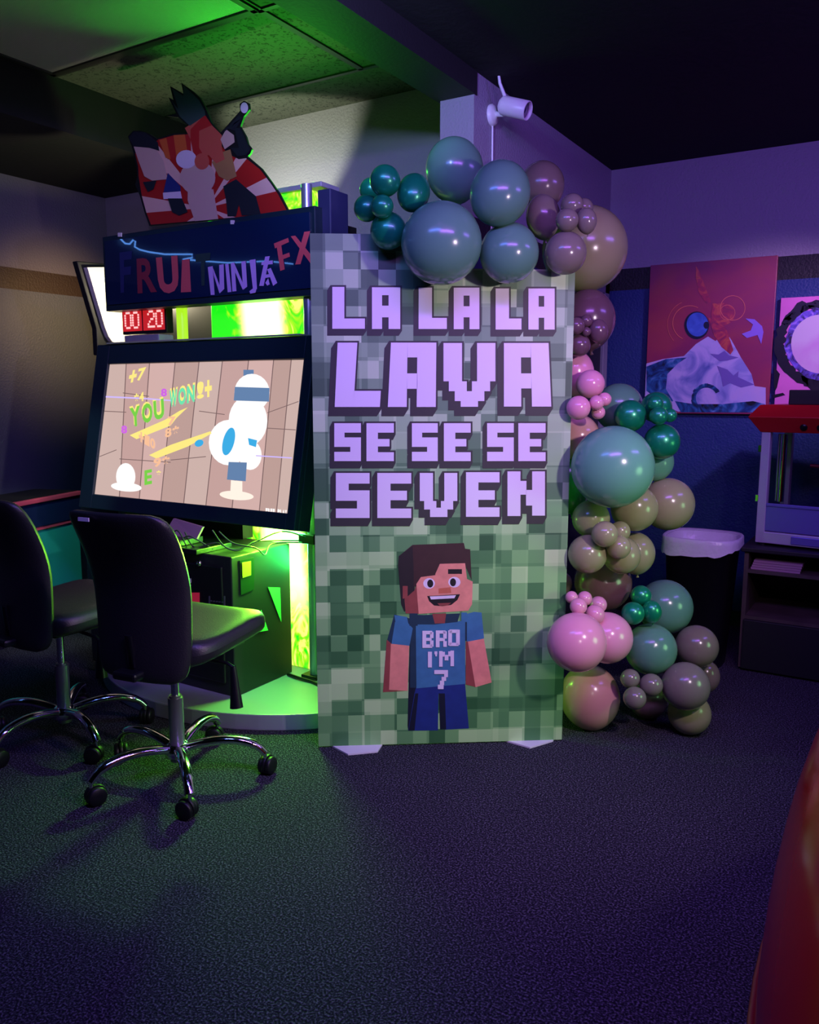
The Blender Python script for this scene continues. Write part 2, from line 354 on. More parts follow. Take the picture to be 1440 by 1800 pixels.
# coin cabinet
def swirl():        # backlit panel: printed lime swirls, brightest where the lamp tubes sit behind it
    m = bpy.data.materials.new('lime_swirl_panel'); m.use_nodes = True
    N, L, b = nodes_of(m)
    tc = N.new('ShaderNodeTexCoord'); mp = N.new('ShaderNodeMapping'); mp.inputs['Scale'].default_value = (6, 6, 3.2)
    n = N.new('ShaderNodeTexNoise'); n.inputs['Scale'].default_value = 1.5; n.inputs['Detail'].default_value = 2.5; n.inputs['Distortion'].default_value = 3.6
    L.new(tc.outputs['Object'], mp.inputs[0]); L.new(mp.outputs[0], n.inputs['Vector'])
    s = N.new('ShaderNodeSeparateXYZ'); L.new(tc.outputs['Object'], s.inputs[0])
    bias = N.new('ShaderNodeMapRange'); bias.inputs[1].default_value = -0.05; bias.inputs[2].default_value = 0.25; bias.inputs[3].default_value = -0.30; bias.inputs[4].default_value = 0.03
    L.new(s.outputs['X'], bias.inputs[0])
    ad = N.new('ShaderNodeMath'); L.new(n.outputs['Fac'], ad.inputs[0]); L.new(bias.outputs[0], ad.inputs[1])
    r = N.new('ShaderNodeValToRGB'); e = r.color_ramp.elements
    e[0].position = 0.38; e[0].color = (0.01, 0.80, 0.01, 1); e[1].position = 0.66; e[1].color = (1.0, 1.0, 0.20, 1)
    k = e.new(0.52); k.color = (0.38, 0.95, 0.01, 1)
    L.new(ad.outputs[0], r.inputs['Fac'])
    d = N.new('ShaderNodeMath'); d.operation = 'SUBTRACT'; d.inputs[1].default_value = 0.435; sk = N.new('ShaderNodeMath'); sk.operation = 'MULTIPLY_ADD'; sk.inputs[1].default_value = 0.09; L.new(s.outputs['Z'], sk.inputs[0]); L.new(s.outputs['X'], sk.inputs[2]); L.new(sk.outputs[0], d.inputs[0])
    d2 = N.new('ShaderNodeMath'); d2.operation = 'ABSOLUTE'; L.new(d.outputs[0], d2.inputs[0])
    mr = N.new('ShaderNodeMapRange'); mr.interpolation_type = 'SMOOTHSTEP'; mr.inputs[1].default_value = 0.09; mr.inputs[2].default_value = 0.17; mr.inputs[3].default_value = 1.0; mr.inputs[4].default_value = 0.0
    L.new(d2.outputs[0], mr.inputs[0])
    mz = N.new('ShaderNodeMapRange'); mz.interpolation_type = 'SMOOTHSTEP'; mz.inputs[1].default_value = 0.22; mz.inputs[2].default_value = 0.52; L.new(s.outputs['Z'], mz.inputs[0])
    mt = N.new('ShaderNodeMapRange'); mt.inputs[1].default_value = 2.0; mt.inputs[2].default_value = 2.2; mt.inputs[3].default_value = 1.0; mt.inputs[4].default_value = 0.0; L.new(s.outputs['Z'], mt.inputs[0])
    h = N.new('ShaderNodeMath'); h.operation = 'MULTIPLY'; L.new(mr.outputs[0], h.inputs[0]); L.new(mz.outputs[0], h.inputs[1])
    h2 = N.new('ShaderNodeMath'); h2.operation = 'MULTIPLY'; L.new(h.outputs[0], h2.inputs[0]); L.new(mt.outputs[0], h2.inputs[1])
    mx = N.new('ShaderNodeMix'); mx.data_type = 'RGBA'; L.new(h2.outputs[0], mx.inputs['Factor']); L.new(r.outputs['Color'], mx.inputs[6]); mx.inputs[7].default_value = (0.40, 1.0, 0.17, 1)
    st = N.new('ShaderNodeMath'); st.operation = 'MULTIPLY_ADD'; st.inputs[1].default_value = 5.0; st.inputs[2].default_value = 1.15; L.new(h2.outputs[0], st.inputs[0])
    b.inputs['Base Color'].default_value = (0.1, 0.3, 0.02, 1); b.inputs['Roughness'].default_value = 0.2
    L.new(mx.outputs[2], b.inputs['Emission Color']); L.new(st.outputs[0], b.inputs['Emission Strength'])
    return m
M['swirl'] = swirl()
cab = part(MB().box(-3.42, -2.455, 2.54, 2.93, 0.072, 0.70), 'coin_cabinet', mat('cabinet_laminate', lin(30, 36, 33), rough=.5), bevel=.005)
part(MB().box(-3.16, -2.50, 2.525, 2.541, .13, .655), 'coin_door', mat('coin_door_black', lin(12, 14, 16), rough=.5), cab, bevel=.006)
lk = MB(); p = atY(352, 990, 2.525); lk.lathe([(.012, 0), (.014, .008), (.008, .016), (.0001, .017)], 16, p, 0, Matrix.Rotation(math.pi / 2, 3, 'X')); part(lk, 'lock', M['chrome'], cab)
def yq(x0, y0, x1, y1, Y): return [atY(x0, y1, Y), atY(x1, y1, Y), atY(x1, y0, Y), atY(x0, y0, Y)]
part(MB().prism(yq(333, 1042, 350, 1060, 2.522), (0, .004, 0)), 'button', emat('red_lit_button', lin(170, 30, 60), .6), cab)
sl = MB()
for x in (366.5, 393): sl.prism(yq(x, 1048, x + 2, 1076, 2.522), (0, .004, 0))
for i in range(5): sl.prism(yq(369 + i * 5, 1055.5 + i * .6, 372 + i * 5, 1057.5 + i * .6, 2.522), (0, .004, 0))
part(sl, 'coin_slot', M['steel'], cab)
st = MB()
for q in ((327, 1017, 329, 1031), (327, 1017, 335, 1019), (333, 1017, 335, 1024), (327, 1023, 335, 1025), (327, 1028, 335, 1030), (331, 1025, 333, 1030)): st.prism(yq(*q, 2.522), (0, .003, 0))
part(st, 'sticker', M['white'], cab)
sp = MB()
def xq(pts, X): return [atX(x, y, X) for x, y in pts]
sp.prism(xq([(421, 985), (446, 980), (446, 1036), (423, 1046)], -2.453), (.003, 0, 0))
sticker = part(sp, 'side_plate', mat('dark_plate', lin(30, 60, 34), rough=.3), cab)
part(MB().prism(xq([(425, 989), (441, 986), (441, 1011), (426, 1016)], -2.449), (.002, 0, 0)), 'warning_sticker', mat('yellow_sticker', lin(190, 180, 40), rough=.5), cab)
tg = MB(); 
tg.prism(xq([(471, 1032), (492, 1033), (494, 1093)], -2.453), (.002, 0, 0)); tg.prism(xq([(447, 1112), (459, 1072), (471, 1108)], -2.453), (.002, 0, 0))
part(tg, 'triangle_decal', mat('lime_decal', lin(120, 255, 110), rough=.4), cab)
# clutter on top of the coin cabinet
part(MB().box(-3.0, -2.62, 2.50, 2.72, .70, .722).box(-2.98, -2.74, 2.52, 2.66, .722, .75), 'tray', M['black'], bevel=.003)
wires = [[(-2.95, 2.56, .75), (-2.85, 2.54, .80), (-2.78, 2.55, .74), (-2.70, 2.54, .77), (-2.62, 2.60, .71)],
         [(-2.75, 2.56, .78), (-2.68, 2.55, .72), (-2.60, 2.60, .74), (-2.52, 2.66, .71), (-2.40, 2.80, .78), (-2.32, 2.90, .74)],
         [(-2.60, 2.58, .80), (-2.55, 2.60, .73), (-2.50, 2.64, .71), (-2.47, 2.72, .74), (-2.36, 2.88, .73)],
         [(-2.55, 2.57, .80), (-2.50, 2.60, .75), (-2.44, 2.68, .72), (-2.44, 2.74, .68), (-2.445, 2.80, .72), (-2.34, 2.9, .72)],
         [(-2.90, 2.55, .78), (-2.84, 2.53, .73), (-2.78, 2.54, .79), (-2.72, 2.53, .74), (-2.74, 2.56, .71)]]
def smooth(p, k=6):
    p = [Vector(q) for q in p]; out = []
    for i in range(len(p) - 1):
        a, b, c, d = p[max(i - 1, 0)], p[i], p[i + 1], p[min(i + 2, len(p) - 1)]
        for j in range(k):
            t = j / k
            out.append(0.5 * ((2 * b) + (c - a) * t + (2 * a - 5 * b + 4 * c - d) * t * t + (3 * b - a - 3 * c + d) * t ** 3))
    return out + [p[-1]]
cm = mat('cable_sheath', lin(60, 66, 60), rough=.35)
for w in wires: part(MB().tube(smooth(w), .0035, 6), 'cable', cm)
part(MB().prism([Vector((-2.93, 2.60, .75)), Vector((-2.70, 2.58, .75)), Vector((-2.70, 2.62, .80)), Vector((-2.93, 2.66, .815))], (0, .012, 0)), 'folded_card', M['paper'])
# lit tower panel behind the cabinet, pole, brackets
tw = part(MB().box(-2.985, -2.35, 3.0, 3.10, .072, 2.29), 'light_tower', M['swirl'], bevel=.01)
part(MB().box(-3.0, -2.28, 2.985, 3.12, 2.29, 2.312), 'tower_cap', M['silver'], bevel=.004)
part(MB().tube([(-2.318, 2.93, .075), (-2.318, 2.93, 2.29)], .024, 16), 'pole', mat('satin_tube', lin(150, 165, 185), rough=.3, metal=.6))
part(MB().box(-2.37, -2.28, 2.89, 2.97, .715, .76), 'pole_bracket', M['black'], bevel=.004)
part(MB().box(-2.37, -2.28, 2.89, 2.97, .072, .09), 'pole_foot', M['black'], bevel=.004)
part(MB().tube([(-2.44, 2.88, .078), (-2.36, 2.86, .082), (-2.28, 2.86, .079), (-2.22, 2.84, .078)], .008, 8), 'floor_cable', M['black'])
part(MB().tube([(-3.16, 2.98, .70), (-3.16, 2.98, 1.83)], .028, 12), 'light_strip', emat('lime_strip', (0.45, 0.9, 0.02), 1.0))
part(MB().box(-3.45, -2.72, 2.90, 2.97, .70, 1.62), 'monitor_mount', M['black_matte'])
part(MB().box(-3.60, -2.26, 3.12, 3.22, .072, 2.15), 'back_panel', M['black_matte'])
# display: tilted monitor with thick black frame
Pb = Vector((-2.93, 2.68, .816)); Pt = Vector((-2.93, 2.85, 1.645))
up = (Pt - Pb).normalized(); nrm = Vector((1, 0, 0)).cross(up).normalized()     # nrm faces the player
if nrm.y > 0: nrm = -nrm
def sc(px, py, off=0.0): return atP(px, py, Pb + nrm * off, nrm)
BTL, BTR, BBR, BBL = sc(172, 603), sc(547, 596), sc(524, 935), sc(137.5, 890)
STL, STR, SBR, SBL = sc(189, 638), sc(534, 632), sc(505, 903), sc(162, 868)
x0 = (BTL.x + BBL.x) / 2; x1 = (BTR.x + BBR.x) / 2
H = (Pt - Pb).length
def fpt(x, v, d): return Vector((x, 0, 0)) + Vector((0, Pb.y, Pb.z)) + up * v - nrm * d
sx0 = (STL.x + SBL.x) / 2; sx1 = (STR.x + SBR.x) / 2
sv0 = ((SBL - Pb).dot(up) + (SBR - Pb).dot(up)) / 2; sv1 = ((STL - Pb).dot(up) + (STR - Pb).dot(up)) / 2
bz = MB()
def fbox(mb, a, b, v0, v1, d0, d1, m=0):
    vs = [fpt(x, v, d) for d in (d0, d1) for v in (v0, v1) for x in (a, b)]
    mb.add(vs, [(0, 1, 3, 2), (4, 6, 7, 5), (0, 4, 5, 1), (2, 3, 7, 6), (0, 2, 6, 4), (1, 5, 7, 3)], m)
fbox(bz, x0, sx0, 0, H, 0, .03); fbox(bz, sx1, x1, 0, H, 0, .03); fbox(bz, sx0, sx1, 0, sv0, 0, .03); fbox(bz, sx0, sx1, sv1, H, 0, .03)
fbox(bz, x0, x1, 0, H, .03, .11)
mon = part(bz, 'monitor', M['bezel'], bevel=.004)
scr = MB(); fbox(scr, sx0, sx1, sv0, sv1, .016, .028)
screen = part(scr, 'screen', M['gloss_black'], mon)
# --- picture on the screen (lit layers a hair above the glass)
def pic(px, py, lay=0): return sc(px, py, -.0155 + .0004 * lay)
def pp(mb, pts, lay, m=0): mb.poly([pic(x, y, lay) for x, y in pts], m)
def Z2(x, y): return (120 + x * .31944, 570 + y * .31944)
plank_cols = [lin(206, 178, 170), lin(198, 162, 156), lin(212, 176, 170), lin(190, 158, 150)]
pm = [emat('plank_light_%d' % i, c, 1.0) for i, c in enumerate(plank_cols)] + [emat('plank_seam', lin(120, 96, 94), 1.0)]
pk = MB()
tops = [190, 222, 263, 308, 350, 391, 437, 481, 512, 534]; bots = [163, 210, 245, 283, 323, 362, 408, 456, 486, 505]
def syt(x): return 638.5 + (x - 189) * (-6 / 345)
def syb(x): return 868 + (x - 162) * (35 / 343)
for i in range(9):
    a, b, c, d = tops[i], tops[i + 1], bots[i + 1], bots[i]
    pp(pk, [(a, syt(a)), (b, syt(b)), (c, syb(c)), (d, syb(d))], 0, i % 4)
    if i: pp(pk, [(a - .8, syt(a)), (a + .8, syt(a)), (d + .8, syb(d)), (d - .8, syb(d))], 1, 4)
for (xa, ya, xb, yb) in ((181, 722, 222, 724), (210, 806, 300, 812), (300, 808, 362, 802), (470, 752, 520, 755), (216, 690, 262, 696), (350, 722, 395, 728), (175, 802, 205, 790), (470, 725, 525, 705)):
    pp(pk, [(xa, ya), (xb, yb), (xb, yb + 1.3), (xa, ya + 1.3)], 1, 4)
pk.build('plank_picture', pm, mon, AO)
def T(mb, s, x, y, w, h, slope=0.0, lay=4, m=0, gap=.12, bold=.04, slant=0.0):
    n = len(s); cwid = w / n
    for i, ch in enumerate(s):
        if ch == ' ': continue
        xa = x + i * cwid; xb = xa + cwid * (1 - gap); ya = y + (xa - x) * slope; yb = y + (xb - x) * slope
        put_glyph(mb, ch, [pic(xa, ya, lay), pic(xb, yb, lay), pic(xb + slant, yb - h, lay), pic(xa + slant, ya - h, lay)], m, bold)
cols = {'yellow': lin(250, 232, 130), 'green': lin(120, 205, 70), 'aqua': lin(110, 225, 170), 'orange': lin(245, 190, 150), 'purple': lin(205, 100, 225), 'white': lin(255, 252, 250), 'blue': lin(60, 170, 225), 'slate': lin(98, 128, 168), 'cream': lin(255, 240, 225)}
CM = {k: emat('screen_' + k, v, 1.05) for k, v in cols.items()}
cm_list = [CM[k] for k in ('yellow', 'green', 'aqua', 'orange', 'purple', 'white')]
def TW(*words, **kw):
    mb = MB()
    for a, k in words: T(mb, *a, **k)
    mb.build('game_lettering', cm_list, mon, AO)
TW((('+7', 225, 674, 30, 22, -.25, 4, 0), dict(slant=4)))
TW((('YOU', 229, 749, 62, 34, -.30, 3, 0), dict(slant=-2, bold=.07)), (('YOU', 230, 752, 62, 34, -.30, 5, 1), dict(slant=-2)))
TW((('WON', 299, 713, 46, 30, -.25, 3, 0), dict(bold=.07)), (('WON', 298, 717, 46, 30, -.25, 5, 2), {}))
TW((('!+', 346, 702, 28, 30, -.2, 5, 0), {}))
for a in (('8', 283, 697, 12, 14, 0, 5, 4), ('8', 213, 762, 12, 14, 0, 5, 4), ('*4', 236, 708, 18, 16, -.2, 5, 0), ('+10', 244, 775, 30, 18, .55, 6, 3), ('8*', 290, 770, 26, 16, -.3, 6, 3),
          ('9*', 270, 822, 30, 16, -.2, 6, 3), ('7', 295, 748, 16, 16, 0, 6, 3), ('E', 254, 853, 15, 26, -.2, 6, 1), ('*', 275, 836, 9, 9, 0, 6, 0)):
    TW((a, {}))
TW((('FREE PLAY', 467, 900.5, 38, 7.5, .10, 6, 5), dict(bold=.07)))
lil = emat('streak_lilac', lin(200, 180, 255), 1.1)
for q, l_, m_ in (([(228, 765), (290, 738), (316, 722), (330, 716), (310, 735), (300, 748), (240, 772)], 3, CM['yellow']), ([(262, 800), (300, 782), (370, 758), (372, 762), (330, 785), (275, 806)], 3, CM['yellow']),
                  ([(184, 696), (250, 699), (300, 703), (300, 705), (250, 701.5), (184, 698.5)], 4, lil), ([(450, 800), (513, 804), (513, 806), (450, 802)], 4, lil)):
    bar = MB(); pp(bar, q, l_); bar.build('score_streak', m_, mon, AO)
def ell(cx, cy, rx, ry, n=24, rot=0):
    return [(cx + rx * math.cos(a) * math.cos(rot) - ry * math.sin(a) * math.sin(rot), cy + rx * math.cos(a) * math.sin(rot) + ry * math.sin(a) * math.cos(rot)) for a in [2 * math.pi * i / n for i in range(n)]]
lan = MB()
pp(lan, ell(443, 690, 31, 33), 3, 0); pp(lan, ell(436, 740, 34, 44), 4, 0); pp(lan, ell(402, 778, 35, 40), 3, 0); pp(lan, ell(440, 800, 20, 26), 3, 0)
pp(lan, [(411, 704), (413, 680), (474, 682), (473, 706)], 6, 1)
pp(lan, [(428, 662), (428, 650), (446, 650), (446, 662)], 2, 1)
pp(lan, ell(402, 776, 10, 25, rot=.25), 6, 2); pp(lan, [(436, 770), (452, 774), (450, 786), (438, 782)], 6, 2); pp(lan, ell(350, 779, 8, 6, rot=-.4), 5, 2)
pp(lan, [(402, 812), (434, 813), (432, 846), (399, 843)], 6, 1)
pp(lan, [(406, 844), (426, 846), (426, 866), (405, 864)], 4, 3); pp(lan, ell(416, 871, 30, 8, rot=.08), 5, 3)
lan.build('paper_lantern_picture', [CM['white'], CM['slate'], CM['blue'], CM['cream']], mon, AO)
mound = MB(); pp(mound, ell(221, 838, 17, 24), 3, 0); pp(mound, ell(222, 856, 27, 8, rot=.08), 4, 0)
mound.build('white_mound_picture', CM['white'], mon, AO)
# marquee
mq = part(MB().box(-3.605, -2.235, 2.88, 2.97, 1.815, 2.185), 'marquee', M['bezel'], bevel=.004)
part(MB().box(-3.58, -2.26, 2.872, 2.879, 1.845, 2.16), 'marquee_glass', M['gloss_black'], mq)
for x, y in ((210, 413), (408, 391)):
    part(MB().prism(yq(x - 3, y - 4, x + 3, y + 3, 2.870), (0, .006, 0)), 'clip', M['white'], mq)
lt = MB(); mm = [mat('print_navy', lin(40, 40, 105), rough=.4), mat('print_crimson', lin(150, 44, 66), rough=.4), mat('print_coral', lin(222, 96, 104), rough=.4), mat('print_moss', lin(40, 66, 62), rough=.4), mat('print_lilac', lin(205, 175, 250), rough=.4), mat('print_violet', lin(110, 96, 170), rough=.4)]
def G(ch, q, m, bold=.03):
    put_glyph(lt, ch, [atY(x, y, 2.8705 - .0002 * m) for x, y in q], m, bold)
G('F', [(212, 515), (228, 513), (232, 441), (210, 444)], 0)
G('R', [(242, 516), (276, 513), (272, 451), (240, 455)], 1)
G('U', [(280, 517), (315, 514), (312, 449), (274, 453)], 2, .05)
G('I', [(318, 514), (336, 513), (333, 455), (320, 457)], 2, .05)
G('T', [(348, 503), (366, 501), (370, 444), (343, 447)], 3, .05)
gpl = [2.8698]
def gp(poly, m):
    gpl[0] -= .00003
    lt.poly([atY(x, y, gpl[0]) for x, y in poly], m)
def M7(x, y): return (180 + x * .2639, 360 + y * .2639)
nin = [[(702, 415), (735, 408), (748, 600), (722, 600)], [(735, 415), (790, 560), (780, 590), (742, 470)], [(778, 400), (808, 395), (812, 560), (782, 590)],
       [(818, 395), (840, 392), (860, 580), (835, 583)], [(855, 388), (880, 384), (893, 575), (866, 578)], [(880, 392), (940, 530), (935, 566), (885, 450)], [(925, 378), (955, 374), (965, 545), (938, 566)],
       [(980, 368), (1020, 362), (1030, 560), (1005, 575)], [(1005, 555), (1030, 550), (1020, 585), (985, 592), (980, 575)],
       [(1085, 345), (1115, 342), (1075, 540), (1045, 540)], [(1060, 380), (1135, 370), (1135, 395), (1060, 402)], [(1098, 430), (1122, 420), (1165, 520), (1138, 540)], [(1062, 470), (1130, 458), (1130, 480), (1060, 492)], [(1085, 520), (1105, 490), (1115, 530), (1098, 538)]]
for q in nin:
    gp([M7(*p) for p in q], 4)
fx = [[(1160, 265), (1190, 258), (1215, 430), (1185, 440)], [(1142, 258), (1238, 220), (1243, 248), (1150, 290)], [(1185, 340), (1245, 318), (1250, 345), (1190, 368)],
      [(1255, 210), (1285, 205), (1420, 370), (1385, 388)], [(1345, 180), (1385, 175), (1320, 395), (1285, 398)]]
for q in fx: gp([M7(*p) for p in q], 2)
part(lt, 'marquee_lettering', mm, mq)
# red time display under the marquee
led = part(MB().box(-3.575, -3.245, 2.955, 3.0, 1.700, 1.85), 'time_display', M['black'], bevel=.003)
lp = MB(); lp.box(-3.565, -3.425, 2.951, 2.955, 1.715, 1.838).box(-3.412, -3.258, 2.951, 2.955, 1.715, 1.838)
part(lp, 'display_window', emat('dim_red_led', (0.62, 0.015, 0.02), 0.85), led)
DG = {'0': ['01110', '10001', '10001', '10001', '10001', '10001', '01110'], '2': ['01110', '10001', '00001', '00110', '01000', '10000', '11111']}
LEDM = emat('bright_red_led', (1.0, .42, .42), 1.5)
for k, (ch, xs) in enumerate((('0', -3.548), ('0', -3.490), ('2', -3.374), ('0', -3.316))):
    dots = MB()
    for r_, row in enumerate(DG[ch]):
        for c_, b_ in enumerate(row):
            if b_ == '1':
                x = xs + c_ * .0105; z = 1.812 - r_ * .0125
                dots.box(x, x + .0075, 2.9475, 2.951, z - .0095, z)
    part(dots, 'digit', LEDM, led)
part(MB().box(-3.50, -3.245, 2.90, 3.0, 1.655, 1.690), 'display_shelf', M['silver'], bevel=.006)
part(MB().box(-3.56, -2.30, 2.835, 3.0, 1.645, 1.653), 'top_ledge', mat('clear_edge_plate', lin(160, 180, 150), rough=.3), bevel=.002)
# left wing with curved foot, pale inside
wy = [(2.90, 2.05), (3.05, 2.07), (3.22, 2.07), (3.22, 1.66), (3.075, 1.665), (3.035, 1.675), (3.012, 1.70), (2.99, 1.752)]
part(MB().prism([Vector((-3.79, y, z)) for y, z in wy], (.03, 0, 0)).box(-3.76, -3.58, 3.02, 3.22, 1.655, 1.668), 'wing_lining', M['wing'])
wo = [(2.86, 2.08), (3.26, 2.10), (3.26, 1.60), (2.96, 1.60), (2.96, 1.74)]
part(MB().prism([Vector((-3.83, y, z)) for y, z in wo], (.04, 0, 0)), 'wing', M['black_matte'], bevel=.006)
part(MB().box(-3.74, -3.68, 3.0, 3.22, .072, 1.64), 'side_post', M['black_matte'])
part(MB().box(-2.26, -2.19, 2.93, 3.06, 1.80, 2.26), 'right_post', mat('navy_post', lin(40, 44, 84), rough=.5), bevel=.005)
# topper: flat cut-out sign with red and white sunburst, generic fruit shapes
def sunburst():
    m = mat('sunburst_print', (1, 1, 1, 1), rough=.45)
    N, L, b = nodes_of(m)
    tc = N.new('ShaderNodeTexCoord'); s = N.new('ShaderNodeSeparateXYZ'); L.new(tc.outputs['Object'], s.inputs[0])
    a = N.new('ShaderNodeMath'); a.operation = 'ADD'; a.inputs[1].default_value = -0.02; L.new(s.outputs['X'], a.inputs[0])
    c = N.new('ShaderNodeMath'); c.operation = 'ADD'; c.inputs[1].default_value = -2.26; L.new(s.outputs['Z'], c.inputs[0])
    t = N.new('ShaderNodeMath'); t.operation = 'ARCTAN2'; L.new(c.outputs[0], t.inputs[0]); L.new(a.outputs[0], t.inputs[1])
    q = N.new('ShaderNodeMath'); q.operation = 'MULTIPLY'; q.inputs[1].default_value = 11.0; L.new(t.outputs[0], q.inputs[0])
    w = N.new('ShaderNodeMath'); w.operation = 'SINE'; L.new(q.outputs[0], w.inputs[0])
    r = N.new('ShaderNodeValToRGB'); r.color_ramp.interpolation = 'CONSTANT'
    r.color_ramp.elements[0].color = lin(172, 34, 30); r.color_ramp.elements[1].color = lin(225, 190, 175); r.color_ramp.elements[1].position = 0.55
    L.new(w.outputs[0], r.inputs['Fac']); L.new(r.outputs['Color'], b.inputs['Base Color'])
    return m
def TP(x, y, off=0.0): return atY(200 + x * .25, 120 + y * .25, 2.93 - off)
out = [(250, 1108), (215, 1010), (185, 900), (150, 820), (165, 760), (160, 690), (140, 600), (125, 545), (100, 480), (135, 440), (190, 440), (250, 460), (305, 495), (420, 458), (515, 458), (520, 400), (455, 345), (370, 335), (440, 320), (385, 205), (420, 225), (395, 125), (490, 180), (475, 105), (560, 165), (605, 205), (645, 275), (690, 385), (750, 455), (830, 365), (888, 300), (885, 250), (915, 228), (950, 245), (955, 290), (915, 340), (890, 410), (930, 480), (945, 535), (972, 570), (960, 600), (940, 620), (1040, 705), (1110, 800), (1165, 880), (1240, 1022)]
part(MB().prism([TP(*p) for p in out], (0, .010, 0)), 'topper', M['black_matte'])
tpr = MB()
inn = [(262, 1100), (228, 1010), (198, 900), (175, 760), (172, 690), (150, 600), (320, 500), (425, 470), (530, 470), (700, 470), (800, 600), (880, 640), (930, 632), (1030, 712), (1100, 805), (1155, 885), (1225, 1015)]
top = arc['label'] and [o for o in arc.children if o.name.startswith('topper')][0]
tpr.poly([TP(*p, off=.001) for p in inn]); part(tpr, 'sunburst', sunburst(), top)
tcol = {'leaf': mat('print_leaf', lin(52, 78, 74), rough=.45), 'red': mat('print_red', lin(178, 40, 40), rough=.45), 'skin': mat('print_orange', lin(196, 92, 74), rough=.45), 'pale': mat('print_pale', lin(205, 178, 165), rough=.45), 'dark': mat('print_dark', lin(30, 36, 44), rough=.45), 'tan': mat('print_tan', lin(168, 128, 80), rough=.45), 'navy': mat('print_deep_blue', lin(40, 52, 120), rough=.45), 'white': mat('print_white', lin(220, 212, 230), rough=.45), 'orange': mat('print_amber', lin(205, 100, 50), rough=.45)}
tk = list(tcol); fru = MB(); tl = [0.002]
def tp(poly, c): 
    tl[0] += .0002; fru.poly([TP(*p, off=tl[0]) for p in poly], tk.index(c))
tp([(310, 500), (540, 460), (545, 620), (380, 640)], 'red'); tp([(420, 470), (500, 465), (520, 600), (440, 620)], 'orange'); tp([(320, 505), (370, 490), (400, 640), (365, 630)], 'orange')
tp([(500, 420), (640, 330), (690, 400), (760, 470), (760, 560), (700, 600), (640, 620), (580, 560), (540, 500)], 'skin')
tp([(540, 430), (640, 325), (690, 400), (600, 440), (600, 560), (650, 640), (575, 690), (560, 600), (540, 500)], 'red')
tp([(535, 405), (465, 340), (400, 215), (455, 290), (410, 140), (490, 195), (490, 120), (555, 180), (600, 225), (640, 300), (645, 330)], 'leaf')
tp([(690, 660), (760, 590), (820, 570), (865, 760), (800, 790), (740, 760)], 'tan'); tp([(650, 590), (760, 560), (780, 640), (720, 670)], 'skin')
tp([(750, 500), (790, 430), (845, 470), (850, 520), (780, 570)], 'pale'); tp([(760, 460), (880, 330), (905, 350), (850, 440), (790, 420)], 'dark')
tp([(850, 420), (890, 420), (930, 510), (960, 570), (930, 610), (870, 620), (820, 560), (880, 560), (860, 480)], 'dark')
tp(ell(918, 278, 27, 38), 'white')
tp([(770, 830), (860, 780), (1000, 900), (1035, 1030), (900, 1035), (880, 960), (860, 1040), (800, 1040), (790, 930)], 'dark')
tp(ell(590, 770, 125, 120), 'pale'); tp([(520, 870), (700, 850), (735, 1060), (570, 1075), (520, 930)], 'pale'); tp(ell(510, 640, 72, 65), 'white'); tp(ell(620, 655, 52, 58), 'skin')
tp([(140, 550), (290, 555), (350, 650), (380, 780), (270, 790), (215, 760), (170, 640)], 'pale'); tp([(105, 490), (140, 445), (220, 450), (310, 520), (320, 580), (250, 560), (140, 550)], 'dark')
tp([(380, 735), (470, 830), (470, 880), (350, 870)], 'navy'); tp([(345, 875), (470, 865), (480, 915), (350, 920)], 'white'); tp([(380, 915), (480, 915), (520, 1010), (460, 1035), (410, 1010)], 'dark')
tp([(205, 800), (300, 790), (280, 850), (240, 870)], 'dark')
part(fru, 'fruit_print', [tcol[k] for k in tk], top)

